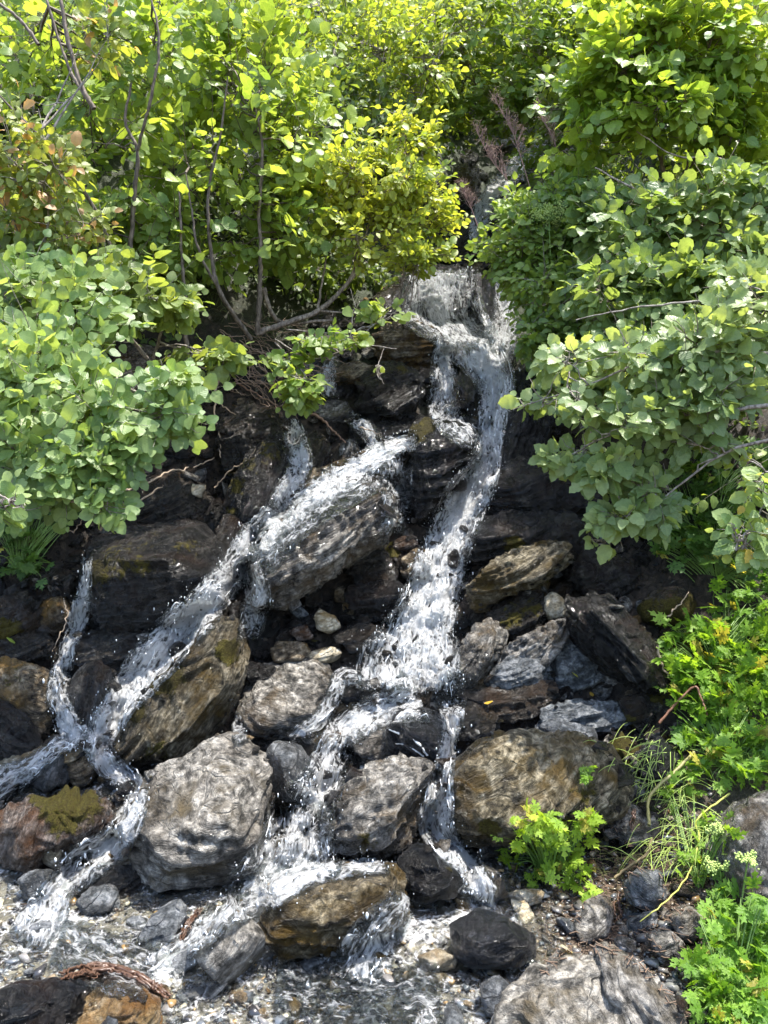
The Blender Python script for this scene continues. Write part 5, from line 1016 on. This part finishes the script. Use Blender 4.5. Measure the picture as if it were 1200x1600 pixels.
stem_obj('bent_stalk', 'reddish brown broken stalk bent in a sharp angle over the bright herbs', 'stalk', [(1030,1130),(1060,1095),(1085,1073),(1095,1090),(1105,1118)], .006, .004, BST, .16, .001)
stem_obj('bent_stalk', 'thick green brown stalk bent down beside the grey flaky rock', 'stalk', [(1085,1175),(1050,1210),(1015,1245),(1014,1290)], .007, .006, simple('olive_stalk', (.22, .20, .07), .5), .12, .001)
stem_obj('bent_stalk', 'long bright yellow stalk with a kink running down the bank', 'stalk', [(1140,1240),(1090,1280),(1092,1310),(1078,1360),(1050,1400),(1000,1440)], .004, .002, YST, .07, .001)
stem_obj('bent_stalk', 'old brown stalk lying on the debris right of the bright herb', 'stalk', [(1018,1310),(1010,1335),(985,1352),(960,1372)], .006, .005, simple('dull_stalk', (.17, .13, .06), .6), .05, .001)
stem_obj('dead_leaf_stem', 'pale dead woody stem at the left border of the herb patch', 'stem', [(1027,1010),(1035,1040),(1048,1062)], .006, .004, DRY, .06)
def tuft(name, label, kind, blobs, mat, length, r, seed, dirv, spread=.5, sag=.4):
    g = np.random.default_rng(seed); paths, rad = [], []
    for px, py, rx, ry, lf, n in blobs:
        for _ in range(n):
            q = hit(px + g.normal() * rx * .5, py + g.normal() * ry * .5, lf * g.uniform(.2, 1)); d = norm(np.array(dirv, float) + g.normal(size=3) * spread); L = length * g.uniform(.5, 1.2); t = np.linspace(0, 1, 7)[:, None]
            paths.append(q + d * L * t + np.array([0, -.05, -1]) * sag * L * t ** 2); rad.append(np.linspace(r, r * .3, 7))
    return strand_object(name, paths, rad, mat, 3, label, 'grass', kind)
tuft('grass', 'tangle of thin yellow green stems spilling over the right bank', 'stuff', [(1030,1165,60,30,.08,40), (1060,1220,60,40,.1,46), (1080,1290,50,50,.1,50), (1040,1330,60,30,.06,44), (1000,1190,40,20,.06,16)], simple('yellow_grass', (.32, .42, .09), .5), .17, .0019, 301, (-.7, -.5, .2), .5, .5)
tuft('grass', 'dry pale grass hanging under the right shrub over the dark hollow', 'stuff', [(850,560,50,20,.1,60), (900,580,40,20,.1,50), (920,640,30,20,.1,24)], simple('hanging_grass', (.16, .18, .05), .6), .30, .0014, 302, (-.1, -.4, .2), .3, .9)
tuft('grass', 'small dry olive grass on the brown debris bank', 'stuff', [(1000,1345,40,14,.02,40), (960,1360,30,14,.02,24), (1070,1370,30,20,.03,30), (940,1330,20,14,.02,16)], simple('olive_grass', (.15, .16, .05), .6), .09, .0012, 303, (-.2, -.3, .8), .7, .3)
tuft('grass', 'short grass blades among shrubs left of the top stream', 'stuff', [(420,520,40,20,.05,40), (700,330,30,60,.05,40), (330,470,50,30,.1,40)], simple('mid_grass', (.14, .19, .05), .6), .18, .0014, 304, (0, -.3, .9), .5, .5)
# litter of twigs and needles on the bank
def litter():
    g = np.random.default_rng(77); paths, rad = [], []
    for _ in range(1500):
        px, py = g.uniform(850, 1110), g.uniform(1290, 1600)
        if not free(px, py, .95): continue
        q = hit(px, py, .004); a = g.uniform(0, 6.28); L = g.uniform(.01, .05); d = np.array([math.cos(a), math.sin(a), g.normal() * .15]) * L / 2; paths.append(np.array([q - d, q + g.normal(size=3) * .002, q + d])); rad.append(np.full(3, g.uniform(.0006, .0022)))
    strand_object('twig_litter', paths, rad, simple('litter', (.13, .085, .055), .8, .7, 20), 4, 'litter of brown twigs and needles on the right bank', 'litter', 'stuff')
litter()
g5 = np.random.default_rng(55)
root_lab = ['pale forked root hanging down left of the brown dry topped boulder', 'small pale side root branching right from the hanging root', 'long brown root arching down to the right over the mossy boulder', 'pale bare root at the top of the tangle under the left stems', 'reddish root crossing the tangle', 'thin pale root running right towards the sprig', 'grey dead branch lying across rocks under the hanging left shrub', 'second grey dead branch just below the first on the left', 'curved pale twig between mossy boulders', 'thin pale twig over dark rock at left', 'broken orange brown branch stub pointing down to the low ramp', 'thick brown log behind the top fan on the left', 'pale curved twig standing in the left trickle', 'thin twig crossing the dark tilted slabs', 'short pale twig under the last leaves of the left shrub', 'pale stem leaning on the orange moss cushion', 'tan branch curving at the upper end of the tangle']
root_pts = [[(352,575),(338,605),(336,640),(342,680),(345,715)], [(338,622),(355,640),(378,655)], [(356,578),(375,600),(400,615),(430,632),(452,637)], [(350,572),(352,600),(365,610),(382,618)], [(385,560),(400,590),(418,604)], [(395,565),(420,585),(438,608)], [(185,772),(230,755),(262,738),(300,730),(335,715)], [(183,790),(225,778),(255,758)], [(335,762),(360,735),(385,720),(400,700)], [(180,808),(205,795),(222,780)], [(478,640),(505,658),(525,678),(540,692)], [(585,510),(590,460),(625,432),(660,420)], [(100,938),(105,965),(95,990),(82,1018)], [(563,668),(585,675),(603,688)], [(103,826),(115,830),(128,812)], [(1043,963),(1060,945),(1076,925)], [(412,455),(418,480),(435,500),(460,508)]]
for i, (lb, pts) in enumerate(zip(root_lab, root_pts)):
    th = .011 if i in (10, 11) else (.008 if i in (0, 2, 6, 7, 16) else .0045)
    stem_obj('root' if i < 6 or i == 16 else 'dead_branch', lb, 'root' if i < 6 or i == 16 else 'branch', pts, th, th * .4, DRY if i not in (2, 4, 10, 11) else simple('brown_root', (.17, .10, .065), .7), .06, .004)
def tangle():
    paths, rad = [], []
    for _ in range(90):
        a, b = g5.uniform(330, 470), g5.uniform(500, 600); P = [(a, b)]
        an = g5.uniform(-.3, 1.3)
        for _ in range(3): a += math.cos(an) * 26; b += math.sin(an) * 22; an += g5.normal() * .4; P.append((a, b))
        P = px_path(P, g5.uniform(.02, .12), 4, .004, g5); r = g5.uniform(.0015, .005); paths.append(P); rad.append(np.linspace(r, r * .4, len(P)))
    strand_object('root_tangle', paths, rad, simple('root_mass', (.24, .16, .11), .75, .6, 40), 5, 'tangled mass of bare roots under the left stems above the rocks', 'roots', 'stuff')
tangle()
def driftwood(label, pts, r, split):
    P = px_path(pts, .035, 10, .003); root = empty('driftwood', P.mean(0)); tag(root, label, 'driftwood'); ps, rs = [], []
    for k in range(split):
        off = g5.normal(size=3) * r * .75; n0 = g5.integers(0, max(1, len(P) // 5)); n1 = len(P) - g5.integers(0, max(1, len(P) // 4)); Q = P[n0:n1] + off; Q = Q + np.cumsum(g5.normal(size=Q.shape) * .0006, 0)
        ps.append(Q); rs.append(r * g5.uniform(.2, .6) * (.5 + .5 * np.sin(np.linspace(.25, 2.9, len(Q)))))
    V, F = tubes(ps, rs, 6); link('wood', new_mesh('wood', V - np.array(root.location), F, DRIFT, True), root)
driftwood('dark red splintered driftwood branch lying at bottom left', [(92,1532),(130,1522),(170,1518),(210,1528),(245,1548),(262,1565)], .012, 22)
driftwood('short orange splinter of wood in foam left of the pale diamond slab', [(280,1472),(292,1450),(304,1432),(314,1418)], .007, 10)
driftwood('small brown wood piece on debris above the flat grey stone', [(985,1298),(990,1275),(994,1265)], .008, 4)
driftwood('rotten brown stick on debris between the two grey slate stones', [(966,1395),(967,1420),(968,1445)], .008, 4)
QZ = simple('quartz', (.50, .49, .47), .25, .25)
for o_ in [o for o in C.objects if 'pale quartz stripe' in o.get('label', '')]:
    for pts_, r_ in (([(608,1140),(622,1146),(640,1152),(656,1164),(668,1180)], .0055), ([(618,1162),(632,1164),(648,1172),(662,1182)], .003)):
        P = px_path(pts_, .004, 6, .001); V, F = tubes([P], [np.linspace(r_ * .5, r_ * 1.3, len(P)) * (1 + .25 * g5.normal(size=len(P)))], 5); link('quartz_stripe', new_mesh('quartz_stripe', V - np.array(o_.location), F, QZ, True), o_)
# fireweed seed heads
def fireweed(label, pts, Y, w, seed):
    g = np.random.default_rng(seed); P = cat_rom(np.array([at(a, b, Y) for a, b in pts]), 10); root = empty('fireweed', P[0]); tag(root, label, 'seed head')
    strand_object('stem', [P], [np.linspace(.005, .002, len(P))], PINK, 5, parent=root); ps, rs, fs, fr = [], [], [], []
    n0 = int(len(P) * .38)
    for _ in range(52):
        i = g.integers(n0, len(P)); k = (i - n0) / (len(P) - n0); d = norm(np.array([g.normal(), g.normal() * .6, 1.0 + g.random()])); L = w * (1.1 - k * .7) * g.uniform(.6, 1.1); t = np.linspace(0, 1, 5)[:, None]
        ps.append(P[i] + d * L * t + np.array([0, 0, .25]) * L * t * t); rs.append(np.full(5, .0016))
        if g.random() < .75:
            e = ps[-1][-1]
            for _ in range(4): fs.append(np.array([e, e + g.normal(size=3) * .018, e + g.normal(size=3) * .03])); fr.append(np.array([.0008, .0006, .0003]))
    strand_object('seed_pods', ps, rs, PINK, 4, parent=root, kind='stuff'); strand_object('fluff', fs, fr, FUZ, 3, parent=root, kind='stuff')
fireweed('pinkish brown seed head leaning left, nearest to the dark gap', [(815,325),(795,285),(768,250),(745,205)], 6.3, .13, 1)
fireweed('pinkish brown seed head rising highest, centre of the three', [(830,300),(815,250),(800,205),(770,150)], 6.4, .12, 2)
fireweed('pale fluffy pink seed head on the right of the three', [(890,285),(875,245),(858,205),(838,168)], 6.2, .11, 3)
fireweed('small faded seed head over dark rocks left of the trickle', [(752,370),(738,330),(728,308),(722,288)], 6.2, .08, 4)
def umbel(label, base, top, Y, rad_, seed, heads=14):
    g = np.random.default_rng(seed); a, b = at(*base, Y), at(*top, Y); root = empty('umbel_flower', a); tag(root, label, 'flower'); ps, rs, V, F, o = [np.linspace(a, b, 8)], [np.full(8, .003)], [], [], 0; bV, bF = ico(1)
    for _ in range(heads):
        d = norm(np.array([g.normal(), g.normal() * .7, 1.2 * g.random() + .1])); e = b + d * rad_ * g.uniform(.3, 1); ps.append(np.linspace(b, e, 4)); rs.append(np.full(4, .0012))
        for _ in range(26):
            q = e + g.normal(size=3) * rad_ * .13; V.append(bV * .0035 + q); F.append(bF + o); o += len(bV)
    strand_object('stem', ps, rs, STALK, 4, parent=root); f = link('flowers', new_mesh('flowers', np.vstack(V) - a, np.vstack(F), UMB, True), root); f['kind'] = 'stuff'
umbel('pale yellow green frothy flower head above the small leaved bush', (860,400), (858,345), 4.9, .14, 5, 24)
umbel('small pale green umbel in front of the purplish grey boulder', (1160,1400), (1168,1345), 2.3, .04, 6, 8)
umbel('fading green umbel among the yellow stems', (1120,1340), (1115,1300), 2.5, .045, 7, 9)
umbel('low frothy umbel beside the lower right herbs', (1130,1400), (1125,1360), 2.4, .045, 8, 9)
# single fallen leaves
for (px, py, s, col, lb) in [(903,1058,14,(.55,.55,.12),'pale yellow fallen leaf on the dark wet rock'), (926,1088,8,(.55,.33,.05),'small orange fallen leaf on the reddish strip of rock'), (762,1100,16,(.42,.30,.10),'curled tan leaf between stream and reddish strip'), (23,1005,14,(.20,.30,.06),'green fallen leaf on rock at left edge'), (1108,1068,10,(.5,.5,.1),'yellow spot leaf on the herb patch'), (893,1487,20,(.50,.45,.33),'pale dry leaf at the top of the pale banded boulder')]:
    q = hit(px, py, .012); o = link('fallen_leaf', new_mesh('fallen_leaf', ROUND[0][0], ROUND[0][1], LEAF, True, {'leaf': ('FLOAT_VECTOR', ROUND[0][2]), 'tint': ('FLOAT_COLOR', np.ones((len(ROUND[0][0]), 4)))}), loc=q)
    k = s * np.linalg.norm(q - CAM) / FOC; o.scale = (k, k, k); o.rotation_euler = (.7, .1, g5.uniform(0, 6)); o.color = (*col, 1); tag(o, lb, 'leaf')
